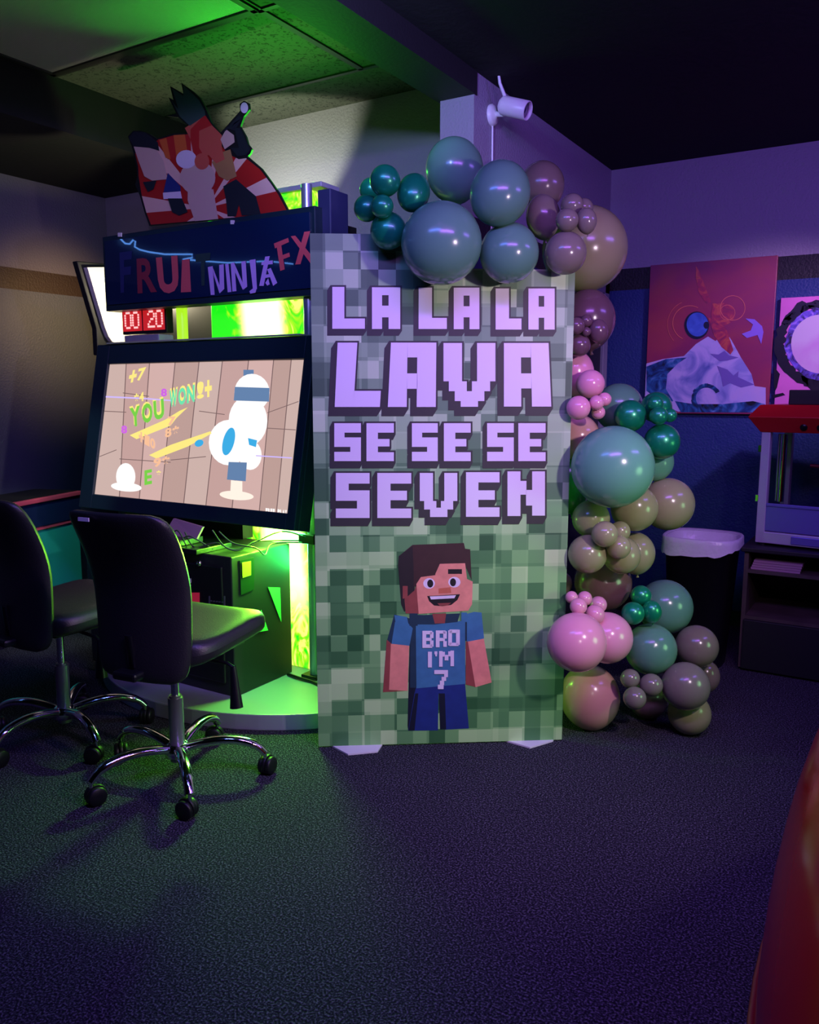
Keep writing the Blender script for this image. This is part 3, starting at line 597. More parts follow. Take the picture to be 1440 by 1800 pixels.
# ------------------------------------------------------------------ backdrop board
B0 = atZ(560, 1312, 0.006); B1 = atZ(988, 1300, 0.006)
BU = (B1 - B0); BU.z = 0; BW = BU.length; BU.normalize(); BV = Vector((0, 0, 1)); BN = Vector((BU.y, -BU.x, 0))
def bpt(px, py, off=0.0):
    return atP(px, py, B0 + BN * off, BN)
def bl(px, py): p = bpt(px, py); return (p - B0).dot(BU), p.z - B0.z
vl = bl(545, 410)[1]; vr = bl(1003, 474)[1]; us = bl(800, 440)[0]
board_root = empty('backdrop_board', B0, 'tall green pixel-patterned birthday backdrop board lettered la la la lava', 'backdrop board')
def pixel_print():
    m = mat('pixel_print', (0.2, 0.3, 0.2, 1), rough=0.55)
    N, L, b = nodes_of(m)
    tc = N.new('ShaderNodeTexCoord'); s = N.new('ShaderNodeVectorMath'); s.operation = 'DOT_PRODUCT'; s.inputs[1].default_value = BU
    L.new(tc.outputs['Object'], s.inputs[0]); z = N.new('ShaderNodeSeparateXYZ'); L.new(tc.outputs['Object'], z.inputs[0])
    def cell(sock, size, off=0.0):
        a = N.new('ShaderNodeMath'); a.operation = 'MULTIPLY_ADD'; a.inputs[1].default_value = 1 / size; a.inputs[2].default_value = off
        L.new(sock, a.inputs[0]); f = N.new('ShaderNodeMath'); f.operation = 'FLOOR'; L.new(a.outputs[0], f.inputs[0]); return f.outputs[0]
    def noise(su, sv, ou, ov, seed):
        c = N.new('ShaderNodeCombineXYZ'); L.new(cell(s.outputs['Value'], su, ou), c.inputs[0]); L.new(cell(z.outputs['Z'], sv, ov), c.inputs[1]); c.inputs[2].default_value = seed
        w = N.new('ShaderNodeTexWhiteNoise'); w.noise_dimensions = '3D'; L.new(c.outputs[0], w.inputs['Vector']); return w.outputs['Value']
    a = noise(.0645, .0660, .15, .1, 1.5); b2 = noise(.129, .132, .65, .6, 7.5); c2 = noise(.258, .198, .2, .3, 3.5)
    m1 = N.new('ShaderNodeMath'); m1.operation = 'MULTIPLY_ADD'; m1.inputs[1].default_value = 0.52; L.new(a, m1.inputs[0])
    m2 = N.new('ShaderNodeMath'); m2.operation = 'MULTIPLY_ADD'; m2.inputs[1].default_value = 0.28; L.new(b2, m2.inputs[0])
    m3 = N.new('ShaderNodeMath'); m3.operation = 'MULTIPLY'; m3.inputs[1].default_value = 0.20; L.new(c2, m3.inputs[0])
    L.new(m3.outputs[0], m2.inputs[2]); L.new(m2.outputs[0], m1.inputs[2])
    r = N.new('ShaderNodeValToRGB'); e = r.color_ramp.elements
    e[0].position = .15; e[0].color = lin(42, 98, 52); e[1].position = .9; e[1].color = lin(194, 236, 160)
    k = e.new(.4); k.color = lin(84, 144, 84); k = e.new(.62); k.color = lin(132, 192, 116)
    L.new(m1.outputs[0], r.inputs['Fac'])
    g = N.new('ShaderNodeHueSaturation'); g.inputs['Saturation'].default_value = 0.7; g.inputs['Value'].default_value = 1.0; L.new(r.outputs['Color'], g.inputs['Color'])
    # upper half desaturated: greying by the violet light put into the print colour
    mr = N.new('ShaderNodeMapRange'); mr.inputs[1].default_value = 0.75; mr.inputs[2].default_value = 1.35; L.new(z.outputs['Z'], mr.inputs[0])
    mx = N.new('ShaderNodeMix'); mx.data_type = 'RGBA'; L.new(mr.outputs[0], mx.inputs['Factor']); L.new(r.outputs['Color'], mx.inputs[6]); L.new(g.outputs['Color'], mx.inputs[7])
    L.new(mx.outputs[2], b.inputs['Base Color'])
    return m
def bw(u, v, off=0.0): return B0 + BU * u + BV * v + BN * off
bo = [(0, 0), (BW, 0), (BW, vr), (us, vr), (us, vl), (0, vl)]
MB().prism([bw(u, v) for u, v in bo], -BN * .012).build('panel', pixel_print(), board_root, B0)
# lettering: face blocks over a dark slanted block shadow
DK = mat('print_charcoal', lin(54, 55, 52), rough=.55); WHT = mat('print_pale_white', lin(235, 226, 240), rough=.5)
dark = MB(); face = MB(); lay = [0.0006]
def hull(pts):
    pts = sorted(set(pts)); 
    def half(ps):
        h = []
        for p in ps:
            while len(h) > 1 and (h[-1][0] - h[-2][0]) * (p[1] - h[-2][1]) - (h[-1][1] - h[-2][1]) * (p[0] - h[-2][0]) <= 0: h.pop()
            h.append(p)
        return h[:-1]
    return half(pts) + half(pts[::-1])
def Q5(x, y): return (520 + x * .34722, 380 + y * .34722)
def letter(rects, ex, ey, o=9, fill=()):
    for q in fill:
        lay[0] += .000012; dark.poly([bpt(*Q5(*p), off=lay[0]) for p in ((q[0], q[1]), (q[2], q[1]), (q[2], q[3]), (q[0], q[3]))])
    for r in rects:
        poly = [(r[0], r[1]), (r[2], r[1]), (r[2], r[3]), (r[0], r[3])] if not isinstance(r[0], tuple) else r
        cx = sum(p[0] for p in poly) / len(poly); cy = sum(p[1] for p in poly) / len(poly)
        big = [(p[0] + (o if p[0] > cx else -o), p[1] + (o if p[1] > cy else -o)) for p in poly]
        h = hull(big + [(p[0] + ex, p[1] + ey) for p in big])
        lay[0] += .000012
        dark.poly([bpt(*Q5(*p), off=lay[0]) for p in h])
        face.poly([bpt(*Q5(*p), off=.0034) for p in poly])
def Lr(x0, x1, y0, y1, sx, fy): return [(x0, y0, sx, y1), (sx, fy, x1, y1)]
def Ar(x0, x1, y0, y1, hx0, hx1, hy0, hy1, gx0, gx1, gy): return [(x0, y0, hx0, y1), (hx1, y0, x1, y1), (hx0, y0, hx1, hy0), (hx0, hy1, hx1, gy)]
e1 = (-17, 26)
letter(Lr(185, 350, 358, 570, 246, 518), *e1); letter(Ar(386, 529, 360, 571, 437, 470, 400, 453, 440, 468, 512), *e1, fill=[(436, 399, 471, 456)])
letter(Lr(622, 765, 362, 571, 690, 515), *e1); letter(Ar(800, 930, 362, 572, 850, 880, 402, 456, 850, 872, 512), *e1, fill=[(849, 401, 881, 458)])
letter(Lr(1012, 1143, 366, 574, 1080, 518), *e1); letter(Ar(1178, 1311, 366, 574, 1230, 1258, 404, 458, 1230, 1255, 514), *e1, fill=[(1229, 403, 1259, 460)])
e2 = (-24, 38)
letter([[(212, 640), (312, 640), (295, 884), (197, 966)][:2] + [(292, 966), (197, 966)], [(296, 884), (431, 884), (426, 966), (292, 966)]], *e2)
letter([[(482, 640), (566, 640), (562, 966), (466, 966)], [(616, 640), (712, 640), (709, 966), (612, 966)], (566, 640, 616, 715), (564, 796, 616, 874)], *e2, fill=[(560, 712, 620, 800)])
letter([(748, 642, 842, 836), (918, 642, 1011, 836), (775, 836, 866, 886), (892, 836, 984, 886), (805, 886, 955, 936), (835, 936, 923, 965)], *e2)
letter([[(1054, 642), (1140, 642), (1142, 964), (1054, 964)], [(1190, 642), (1280, 642), (1294, 964), (1196, 964)], (1140, 642, 1190, 715), (1141, 796, 1193, 872)], *e2, fill=[(1136, 712, 1194, 800)])
e3 = (-14, 28)
def Sr(x0, x1, y0, a, b, c, d, y1, lx, rx): return [(x0, y0, x1, a), (x0, a, lx, b), (x0, b, x1, c), (rx, c, x1, d), (x0, d, x1, y1)]
def Er(x0, x1, y0, a, b, c, d, y1, sx, mx): return [(x0, y0, sx, y1), (sx, y0, x1, a), (sx, b, mx, c), (sx, d, x1, y1)]
for (s0, s1, t0, t1) in ((195, 330, 358, 497), (588, 719, 750, 886), (969, 1104, 1127, 1265)):
    letter(Sr(s0, s1, 1048, 1096, 1120, 1168, 1193, 1240, s0 + 52, s1 - 54), *e3)
    letter(Er(t0, t1, 1048, 1096, 1128, 1166, 1195, 1240, t0 + 58, t1 - 22), *e3)
e4 = (-18, 33)
letter(Sr(203, 374, 1300, 1354, 1388, 1441, 1480, 1528, 268, 310), *e4)
letter(Er(413, 585, 1300, 1354, 1390, 1438, 1480, 1528, 480, 563), *e4)
letter([(628, 1300, 695, 1442), (752, 1300, 818, 1442), (650, 1442, 712, 1485), (735, 1442, 797, 1485), (680, 1485, 768, 1523), (712, 1476, 735, 1485)], *e4)
letter(Er(862, 1032, 1296, 1348, 1388, 1436, 1474, 1522, 925, 1008), *e4)
letter([(1072, 1292, 1138, 1518), (1197, 1292, 1262, 1516), (1138, 1340, 1168, 1410), (1166, 1386, 1197, 1465)], *e4)
dark.build('block_shadow', DK, board_root, B0); face.build('lettering', WHT, board_root, B0)
# printed blocky boy with a slogan shirt (generic stand-in)
bc = [('hair', lin(62, 36, 36)), ('hair_dark', lin(36, 28, 32)), ('skin', lin(236, 150, 128)), ('skin_side', lin(150, 72, 66)), ('shirt', lin(62, 124, 160)), ('shirt_dark', lin(28, 58, 76)), ('trousers', lin(28, 50, 122)), ('trousers_dark', lin(12, 20, 42)), ('ink', lin(26, 20, 26)), ('white', lin(240, 226, 240)), ('nose', lin(205, 108, 80))]
bk = [c[0] for c in bc]; boy = MB(); bll = [.0006]
def Q4(x, y): return (640 + x * .22222, 920 + y * .22222)
def bp_(poly, c):
    bll[0] += .00003; boy.poly([bpt(*Q4(*p), off=bll[0]) for p in poly], bk.index(c))
def br(x0, y0, x1, y1, c): bp_([(x0, y0), (x1, y0), (x1, y1), (x0, y1)], c)
bp_([(365, 790), (440, 790), (420, 1320), (350, 1640), (345, 1600)], 'trousers_dark'); br(365, 790, 420, 1300, 'shirt_dark')
bp_([(415, 1290), (800, 1270), (830, 1622), (640, 1632), (625, 1345), (590, 1345), (585, 1638), (350, 1640), (400, 1340)], 'trousers'); bp_([(592, 1345), (640, 1345), (650, 1630), (602, 1630)], 'trousers_dark')
br(412, 1345, 470, 1520, 'trousers'); bp_([(405, 1345), (430, 1345), (400, 1638), (352, 1640)], 'trousers_dark')
bp_([(240, 720), (360, 750), (390, 830), (360, 968), (215, 950), (185, 920)], 'shirt_dark'); bp_([(245, 780), (350, 790), (386, 830), (360, 968), (218, 952)], 'shirt'); bp_([(240, 725), (340, 740), (350, 790), (250, 785)], 'shirt')
bp_([(180, 920), (215, 950), (200, 1318), (330, 1326), (150, 1335)], 'skin_side'); bp_([(213, 952), (358, 968), (345, 1325), (198, 1316)], 'skin')
bp_([(410, 800), (800, 770), (802, 1270), (415, 1305)], 'shirt'); bp_([(360, 720), (470, 725), (760, 712), (740, 780), (560, 800), (410, 800)], 'shirt_dark'); bp_([(540, 715), (650, 712), (640, 790), (560, 792)], 'skin_side')
bp_([(800, 720), (870, 700), (930, 705), (950, 910), (815, 938)], 'shirt'); bp_([(805, 935), (830, 935), (885, 1295), (805, 1275)], 'skin_side'); bp_([(822, 935), (948, 912), (1010, 1258), (882, 1296)], 'skin')
bp_([(275, 260), (385, 170), (790, 155), (800, 200), (840, 205), (852, 450), (800, 330), (600, 320), (400, 420), (400, 600), (320, 620), (295, 640)], 'hair')
bp_([(275, 260), (385, 180), (395, 430), (400, 600), (320, 700), (295, 640), (270, 330)], 'hair_dark')
bp_([(320, 600), (400, 530), (418, 470), (432, 716), (330, 712)], 'skin_side'); br(306, 495, 345, 595, 'skin_side')
br(393, 318, 610, 500, 'hair'); br(360, 712, 425, 810, 'shirt_dark'); br(770, 705, 815, 800, 'shirt'); br(800, 780, 815, 930, 'shirt_dark')
bp_([(414, 480), (450, 425), (560, 410), (600, 320), (800, 315), (815, 440), (860, 460), (855, 640), (825, 690), (432, 716)], 'skin')
bp_([(395, 430), (560, 360), (565, 408), (440, 425), (400, 470)], 'hair'); br(665, 362, 775, 400, 'ink')
bp_(ell(515, 475, 46, 42), 'white'); bp_(ell(715, 465, 48, 42), 'white'); bp_(ell(524, 476, 24, 32), 'ink'); bp_(ell(704, 466, 24, 32), 'ink')
bp_([(590, 515), (685, 505), (690, 550), (590, 556)], 'nose')
sm = [(500, 575), (760, 560), (740, 605), (690, 645), (620, 655), (555, 650), (515, 615)]
bp_(sm, 'ink'); bp_([(520, 578), (728, 568), (715, 592), (530, 602)], 'white'); bp_([(580, 632), (690, 628), (660, 650), (600, 652)], 'skin_side')
boy.build('boy_figure', [mat('figure_' + n, c, rough=.55, var=.10, vscale=26) for n, c in bc], board_root, B0)
sl_ = MB()
def BG(ch, x0, y0, x1, y1, sk=0):
    bll_off = .0042
    put_glyph(sl_, ch, [bpt(*Q4(x0, y1), off=bll_off), bpt(*Q4(x1, y1 - 8), off=bll_off), bpt(*Q4(x1 + sk, y0 - 8), off=bll_off), bpt(*Q4(x0 + sk, y0), off=bll_off)], 0, .085)
for q in ((462, 850, 492, 985), (492, 850, 540, 878), (492, 905, 535, 930), (492, 957, 540, 985), (522, 860, 550, 908), (522, 926, 550, 975),
          (568, 847, 598, 980), (598, 847, 645, 872), (598, 906, 640, 931), (627, 853, 655, 912), (627, 931, 655, 977),
          (666, 846, 696, 966), (728, 841, 758, 961), (676, 840, 748, 867), (676, 944, 748, 970),
          (506, 1015, 537, 1140), (557, 1012, 580, 1036), (564, 1036, 578, 1052), (594, 1010, 622, 1134), (684, 1006, 712, 1130), (622, 1016, 640, 1054), (638, 1040, 668, 1084), (666, 1012, 684, 1052),
          (556, 1160, 664, 1192), (634, 1192, 664, 1216), (614, 1214, 650, 1246), (600, 1244, 634, 1278), (584, 1276, 630, 1311)):
    sl_.poly([bpt(*Q4(*p), off=.0042) for p in ((q[0], q[3]), (q[2], q[3]), (q[2], q[1]), (q[0], q[1]))])
sl_.build('shirt_slogan', WHT, board_root, B0)
for px in ([(580, 1311), (612, 1328), (664, 1323), (674, 1308)], [(879, 1301), (932, 1316), (972, 1304), (976, 1299)]):
    P = [atZ(x, y, 0.0) for x, y in px]
    P += [P[3] - BN * .10 , P[0] - BN * .10]
    MB().prism(P, (0, 0, .006)).build('foot', M['white'], board_root, B0)

# ------------------------------------------------------------------ balloons
def unit_balloon():
    mb = MB(); prof = [(0.0001, 1.0)]
    for i in range(1, 24):
        a = math.pi * i / 24; r = math.sin(a); z = math.cos(a)
        if z < -.55: r *= 1 - .10 * ((-.55 - z) / .45) ** 2; z *= 1 + .06 * ((-.55 - z) / .45)
        prof.append((max(r, .05), z))
    prof += [(.045, -1.09), (.05, -1.13), (.085, -1.19), (.075, -1.2)]
    mb.lathe([(r, z) for r, z in prof[::-1]], 40)
    return mb
def latex(name, col, rough=.2, metal=0.0, coat=.0): return mat(name, col, rough=rough, metal=metal, spec=.5, coat=coat)
BM = {'dusty': latex('latex_dusty_green', lin(88, 138, 112)), 'sage': latex('latex_sage_green', lin(100, 168, 134)), 'pearl': latex('latex_pearl_emerald', lin(18, 146, 98), rough=.3, metal=.4, coat=.3),
      'tan': latex('latex_olive_tan', lin(148, 148, 104)), 'mocha': latex('latex_mocha', lin(118, 108, 92)), 'mauve': latex('latex_mauve_brown', lin(112, 80, 84)), 'plum': latex('latex_plum', lin(100, 74, 84)),
      'pink': latex('latex_pink', lin(222, 150, 172)), 'peach': latex('latex_peach_pink', lin(214, 160, 150)), 'lime': latex('latex_green_lit', lin(40, 150, 60)), 'grey': latex('latex_taupe', lin(120, 114, 100))}
protos = {}
GRP = 'latex balloons of the garland'
def balloon(px, py, rpx, D, kind, label, rz=None, floor=False):
    ry = rz or rpx
    if floor:                          # find the distance at which it rests on the carpet
        lo, hi = 2.6, 4.2
        for _ in range(40):
            D = (lo + hi) / 2; c = atD(px, py, D); d = (c - O0).dot(cw(0, CT, -ST)); r = ry * d / F
            if c.z - r > 0: lo = D
            else: hi = D
    c = atD(px, py, D); d = (c - O0).dot(cw(0, CT, -ST)); r = rpx * d / F; r2 = ry * d / F
    if kind not in protos:
        protos[kind] = o = unit_balloon().build('balloon', BM[kind])
    else:
        o = protos[kind].copy(); COL.objects.link(o)
    o.location = c
    if rz and rz > rpx * 1.05: n = Vector((0.1, .1, -1)); o.scale = (r, r, r2)
    else: n = (c - O0).normalized() + Vector((random.uniform(-.3, .3), .2, random.uniform(-.3, .3))); o.scale = (r, r, (r + r2) / 2)
    q_ = (c - B0).dot(BN)
    if 0 < q_ < r * 1.9 and -r < (c - B0).dot(BU) < BW + r: n = Vector((.25, .1, 1)) + (c - O0).normalized() * 1.0
    o.rotation_euler = n.to_track_quat('-Z', 'Y').to_euler()
    return tag(o, label, 'balloon', GRP)
BL = [
 (776, 428, 71, 2.97, 'dusty', 'largest dusty blue balloon hanging in front of the board top edge'),
 (895, 445, 52, 3.02, 'dusty', 'dusty teal balloon overlapping the board top, right of the largest one'),
 (879, 340, 53, 2.97, 'dusty', 'tall dusty blue balloon in the middle of the top cluster', 60),
 (799, 299, 51, 3.24, 'dusty', 'topmost dusty blue balloon of the whole garland', 55),
 (727, 339, 29, 3.052, 'pearl', 'elongated pearly emerald balloon left of the topmost dusty blue one', 37),
 (677, 318, 27, 3.005, 'pearl', 'upper round pearly emerald balloon at the left tip of the garland'),
 (645, 366, 23, 3.06, 'pearl', 'leftmost bright green balloon of the whole garland'),
 (653, 334, 21, 3.22, 'pearl', 'green balloon mostly hidden behind the upper left pearly one'),
 (672, 363, 20, 2.978, 'pearl', 'smallest bluish pearly balloon in front of the left tip cluster'),
 (683, 406, 32, 3.048, 'pearl', 'pearly emerald balloon touching the board top left of the largest one'),
 (953, 326, 39, 3.42, 'mocha', 'brown balloon at the back, highest of the taupe ones', 41),
 (955, 381, 30, 3.2, 'grey', 'tall taupe balloon right beside the dusty blue middle one', 38),
 (1006, 361, 20, 3.12, 'grey', 'top small taupe balloon of the little four-balloon knot'),
 (1026, 366, 17, 3.19, 'grey', 'small taupe balloon hidden behind the little knot'),
 (997, 387, 20, 3.039, 'grey', 'front left small taupe balloon of the little knot'),
 (1031, 388, 18, 3.061, 'grey', 'front right small taupe balloon of the little knot', 22),
 (994, 445, 37, 3.07, 'grey', 'round taupe balloon hanging over the board top right corner'),
 (1028, 438, 74, 3.4, 'tan', 'largest tan balloon behind the board top right corner'),
 (1034, 561, 47, 3.382, 'plum', 'large plum balloon half behind the board right edge', 52),
 (1013, 573, 15, 3.195, 'plum', 'left small dark plum balloon in front of the large plum one'),
 (1031, 564, 11, 3.234, 'plum', 'tiny plum balloon between two others on the large plum one'),
 (1031, 583, 8, 3.205, 'plum', 'tiniest plum bead balloon in the middle of its knot'),
 (1052, 582, 17, 3.244, 'plum', 'right small plum balloon in front of the large plum one', 21),
 (1018, 607, 20, 3.24, 'plum', 'dark plum balloon directly above the pink ones'),
 (1010, 655, 34, 3.36, 'pink', 'upper large pink balloon tucked behind the board right edge', 40),
 (1038, 675, 25, 3.22, 'pink', 'round pink balloon highest of the front pink four'),
 (1017, 717, 21, 3.114, 'pink', 'pink balloon in front of the board edge beside SE'),
 (1049, 708, 13, 3.129, 'pink', 'small pink balloon left of a smaller one by the dusty teal'),
 (1063, 702, 12, 3.18, 'pink', 'small pink balloon farthest right beside the dusty teal one'),
 (1052, 725, 12, 3.161, 'pink', 'small pink balloon lowest of the little pink trio'),
 (1014, 768, 40, 3.36, 'peach', 'peach pink balloon behind the biggest sage green one'),
 (1088, 716, 42, 3.46, 'dusty', 'dusty teal balloon behind the pearly ones on the right column'),
 (1108, 731, 28, 3.28, 'pearl', 'pearly emerald balloon leftmost of the right column pearly ones'),
 (1154, 716, 27, 3.34, 'pearl', 'pearly green balloon highest, in front of the painting corner'),
 (1152, 709, 14, 3.24, 'pearl', 'small pearly balloon upper left of the little pearly trio'),
 (1158, 731, 16, 3.2, 'pearl', 'small pearly balloon lower left of the little pearly trio'),
 (1178, 730, 12, 3.24, 'pearl', 'small pearly balloon rightmost of the little pearly trio'),
 (1164, 776, 31, 3.28, 'pearl', 'round pearly emerald balloon right above the sage sliver'),
 (1077, 821, 72, 3.08, 'sage', 'biggest sage green balloon in the middle of the right column'),
 (1150, 812, 34, 3.42, 'sage', 'sage balloon peeking out right behind the biggest one'),
 (1000, 850, 36, 3.42, 'lime', 'vivid green balloon between the board edge and biggest sage one', 52),  # green light from the arcade put into this balloon's colour
 (1174, 886, 46, 3.4, 'tan', 'large olive tan balloon farthest right in the middle of the column'),
 (1115, 893, 41, 3.28, 'tan', 'olive tan balloon directly below the biggest sage green one'),
 (1039, 912, 33, 3.22, 'tan', 'tan balloon rimmed with green light below the biggest sage one'),
 (1063, 939, 23, 3.06, 'tan', 'front small tan balloon at the centre of the tan cluster'),
 (1090, 934, 18, 3.15, 'tan', 'small tan balloon behind the front centre tan one'),
 (1088, 962, 21, 3.09, 'tan', 'small tan balloon lower right of the front centre one'),
 (1033, 974, 34, 3.14, 'tan', 'round taupe tan balloon left in the tan cluster beside the board'),
 (1093, 976, 33, 3.216, 'tan', 'tan balloon behind the small ones, low in the tan cluster'),
 (1117, 972, 34, 3.337, 'tan', 'tan balloon rightmost low in the tan cluster', 37),
 (1060, 1024, 50, 3.407, 'mauve', 'dark mauve brown balloon between the tan and pink clusters'),
 (990, 1025, 16, 3.46, 'mocha', 'brown balloon sliver between the board edge and mauve balloon', 20),
 (1005, 1050, 11, 3.12, 'pink', 'leftmost tiny pink balloon of the five above the big pink one'),
 (1028, 1052, 13, 3.14, 'pink', 'tiny pink balloon second from the left, at the back'),
 (1017, 1066, 15, 3.05, 'pink', 'tiny pink balloon in front, resting on the big pink one'),
 (1052, 1063, 15, 3.204, 'pink', 'tiny pink balloon rightmost of the five above the big pink one'),
 (1046, 1080, 17, 3.099, 'pink', 'tiny pink balloon lowest, between the two big pink ones'),
 (1014, 1129, 52, 2.98, 'pink', 'big pink balloon in front of the lower right board edge'),
 (1067, 1121, 45, 3.152, 'pink', 'big pink balloon right behind the front big pink one', 47),
 (1037, 1225, 52, 3.29, 'peach', 'big peach pink balloon standing on the carpet beside the board', 57, True),
 (1127, 1047, 18, 3.243, 'pearl', 'upper small pearly teal balloon above the dusty green pair'),
 (1113, 1078, 20, 3.176, 'pearl', 'left small pearly teal balloon above the dusty green pair'),
 (1146, 1075, 17, 3.195, 'pearl', 'right small pearly teal balloon above the dusty green pair', 20),
 (1169, 1067, 48, 3.42, 'dusty', 'dusty green balloon in front of the black bin'),
 (1144, 1141, 45, 3.24, 'dusty', 'dusty green balloon lower one, right of the big pink pair'),
 (1225, 1136, 37, 3.3, 'mocha', 'mocha balloon upper one at the lower right tip'),
 (1240, 1188, 25, 3.38, 'mocha', 'mocha balloon farthest right, half behind two others', 29),
 (1205, 1206, 42, 3.155, 'grey', 'large taupe balloon in front at the lower right tip'),
 (1212, 1254, 37, 3.232, 'tan', 'olive balloon on the carpet at the lower right end', None, True),
 (1139, 1230, 33, 3.399, 'tan', 'olive balloon on the carpet behind the small taupe trio', None, True),
 (1108, 1193, 17, 3.14, 'grey', 'upper left small taupe balloon of the trio near the carpet'),
 (1145, 1204, 20, 3.12, 'grey', 'right small taupe balloon of the trio near the carpet', 21),
 (1116, 1227, 20, 3.08, 'grey', 'lower left small taupe balloon of the trio near the carpet'),
]

for b in BL:
    balloon(b[0], b[1], b[2], b[3], b[4], b[5], b[6] if len(b) > 6 else None, len(b) > 7 and b[7])

# ------------------------------------------------------------------ office chairs
def make_chair(loc, rz, label, spin):
    root = empty('office_chair', loc, label, 'chair', 'armless black office chairs at the arcade screen', rz)
    s = MB()
    pillow(s, 1, 1, .095, 5, lambda u, v, t: Vector((u * .24, v * .225 + .075, .545 + t + (.018 * v if v < .6 else .0108 - .10 * (v - .6) ** 2) - .012 * (1 - u * u) * (1 - v * v))))
    s.build('seat', M['vinyl'], root)
    MB().box(-.17, .17, -.12, .20, .475, .50).box(-.05, .05, -.25, .05, .45, .48).build('seat_plate', M['black'], root, bevel=.01)
    b = MB()
    def back(u, v, t):
        z = .727 + v * .295; w = .205 + .012 * v
        lean = -.200 - .075 * max(0, v) ** 1.6 - .012 * v + .02 * math.cos(v * 1.5) + .040 * u * u
        return Vector((u * w, lean + t, z))
    pillow(b, 1, 1, .052, 8, back)
    b.build('backrest', M['vinyl'], root)
    MB().tube([(0, -.05, .46), (0, -.14, .46), (0, -.205, .49), (0, -.215, .60)], [.02, .02, .018, .016], 8, flat=.5).build('back_bracket', M['black'], root)
    MB().box(-.10, -.055, -.3055, -.3015, .992, 1.004).build('label_tag', M['white'], root) if label.startswith('black vinyl office chair on') else None
    MB().tube([(.05, .02, .465), (.22, .02, .462), (.245, .02, .45)], .007, 8).tube([(.245, .02, .455), (.255, .015, .37), (.262, .01, .31)], [.010, .018, .024], 10).build('lever', M['black'], root)
    MB().tube([(0, 0, .30), (0, 0, .46)], .014, 16).build('gas_piston', M['chrome'], root)
    MB().tube([(0, 0, .07), (0, 0, .31)], .027, 18).tube([(0, 0, .31), (0, 0, .318)], .022, 18).build('column', M['steel'], root)
    MB().lathe([(.028, .085), (.046, .09), (.048, .115), (.036, .135), (.028, .137)], 24).build('hub', M['chrome'], root)
    for i in range(5):
        a = spin + i * 2 * math.pi / 5; R = Matrix.Rotation(a, 4, 'Z')
        path = [(.03, 0, .118), (.09, 0, .133), (.16, 0, .142), (.23, 0, .136), (.285, 0, .115), (.315, 0, .085)]
        lg = MB().tube([R @ Vector(p) for p in smooth(path, 4)], [.021] * 10 + [.020] * 6 + [.017] * 5, 12, flat=.8).build('leg', M['chrome'], root)
        w = MB(); c = R @ Vector((.315, 0, 0)); tw_ = a + 1.1 + i * .7
        Rw = Matrix.Rotation(tw_, 4, 'Z')
        for sd in (-1, 1):
            w.lathe([(.004, -.009), (.029, -.010), (.033, -.006), (.033, .006), (.029, .010), (.004, .009)], 20, c + Rw @ Vector((.014, sd * .015, .033)), 0, (Rw @ Matrix.Rotation(math.pi / 2, 4, 'X')).to_3x3())
        w.lathe([(.034, -.007), (.037, 0), (.034, .007)], 20, c + Rw @ Vector((.014, 0, .037)), 0, (Rw @ Matrix.Rotation(math.pi / 2, 4, 'X')).to_3x3())
        w.tube([c + Vector((0, 0, .05)), c + Vector((0, 0, .088))], .007, 10, 1)
        w.build('caster', [M['rubber'], M['chrome']], lg)
    return root
make_chair((-2.204, 1.975, 0), math.radians(7), 'black vinyl office chair on chrome five-star base in front of the coin cabinet', math.radians(36 - 7))
make_chair((-2.868, 1.985, 0), math.radians(-5), 'black vinyl office chair at the left edge, farther from the backdrop', math.radians(57 + 5))

# ------------------------------------------------------------------ teal game table by the left wall
gt_d = Vector((-.30, .954, 0)).normalized(); gt_n = Vector((gt_d.y, -gt_d.x, 0)); g0 = Vector((-4.135, 2.70, 0)) - gt_d * .75
gt = empty('game_table', g0, 'long teal sided game table with pink edge trims beside the left wall', 'game table')
def gbox(mb, a, b, n0, n1, z0, z1):
    vs = [g0 + gt_d * s_ + gt_n * t_ + Vector((0, 0, z)) for z in (z0, z1) for t_ in (n0, n1) for s_ in (a, b)]
    return mb.add(vs, [(0, 2, 3, 1), (4, 5, 7, 6), (0, 1, 5, 4), (2, 6, 7, 3), (0, 4, 6, 2), (1, 3, 7, 5)])
LN = 1.25
gbox(MB(), 0, LN, -.30, -.03, .12, .625).build('body', M['teal'], gt, g0, bevel=.005)
gbox(MB(), 0, LN, -.32, -.018, .625, .645).build('lower_trim', M['pink_trim'], gt, g0, bevel=.003)
gbox(MB(), 0, LN, -.31, -.012, .645, .785).build('rail', M['rail_blue'], gt, g0, bevel=.004)
gbox(MB(), 0, LN, -.33, -.03, .785, .812).build('table_top', M['black_matte'], gt, g0, bevel=.003)
gbox(MB(), 0, LN, -.03, .005, .785, .81).build('top_trim', M['pink_trim'], gt, g0, bevel=.005)
for a in (.06, LN - .12):
    for n in (-.28, -.08): gbox(MB(), a, a + .05, n, n + .05, 0, .12).build('leg', M['black'], gt, g0)

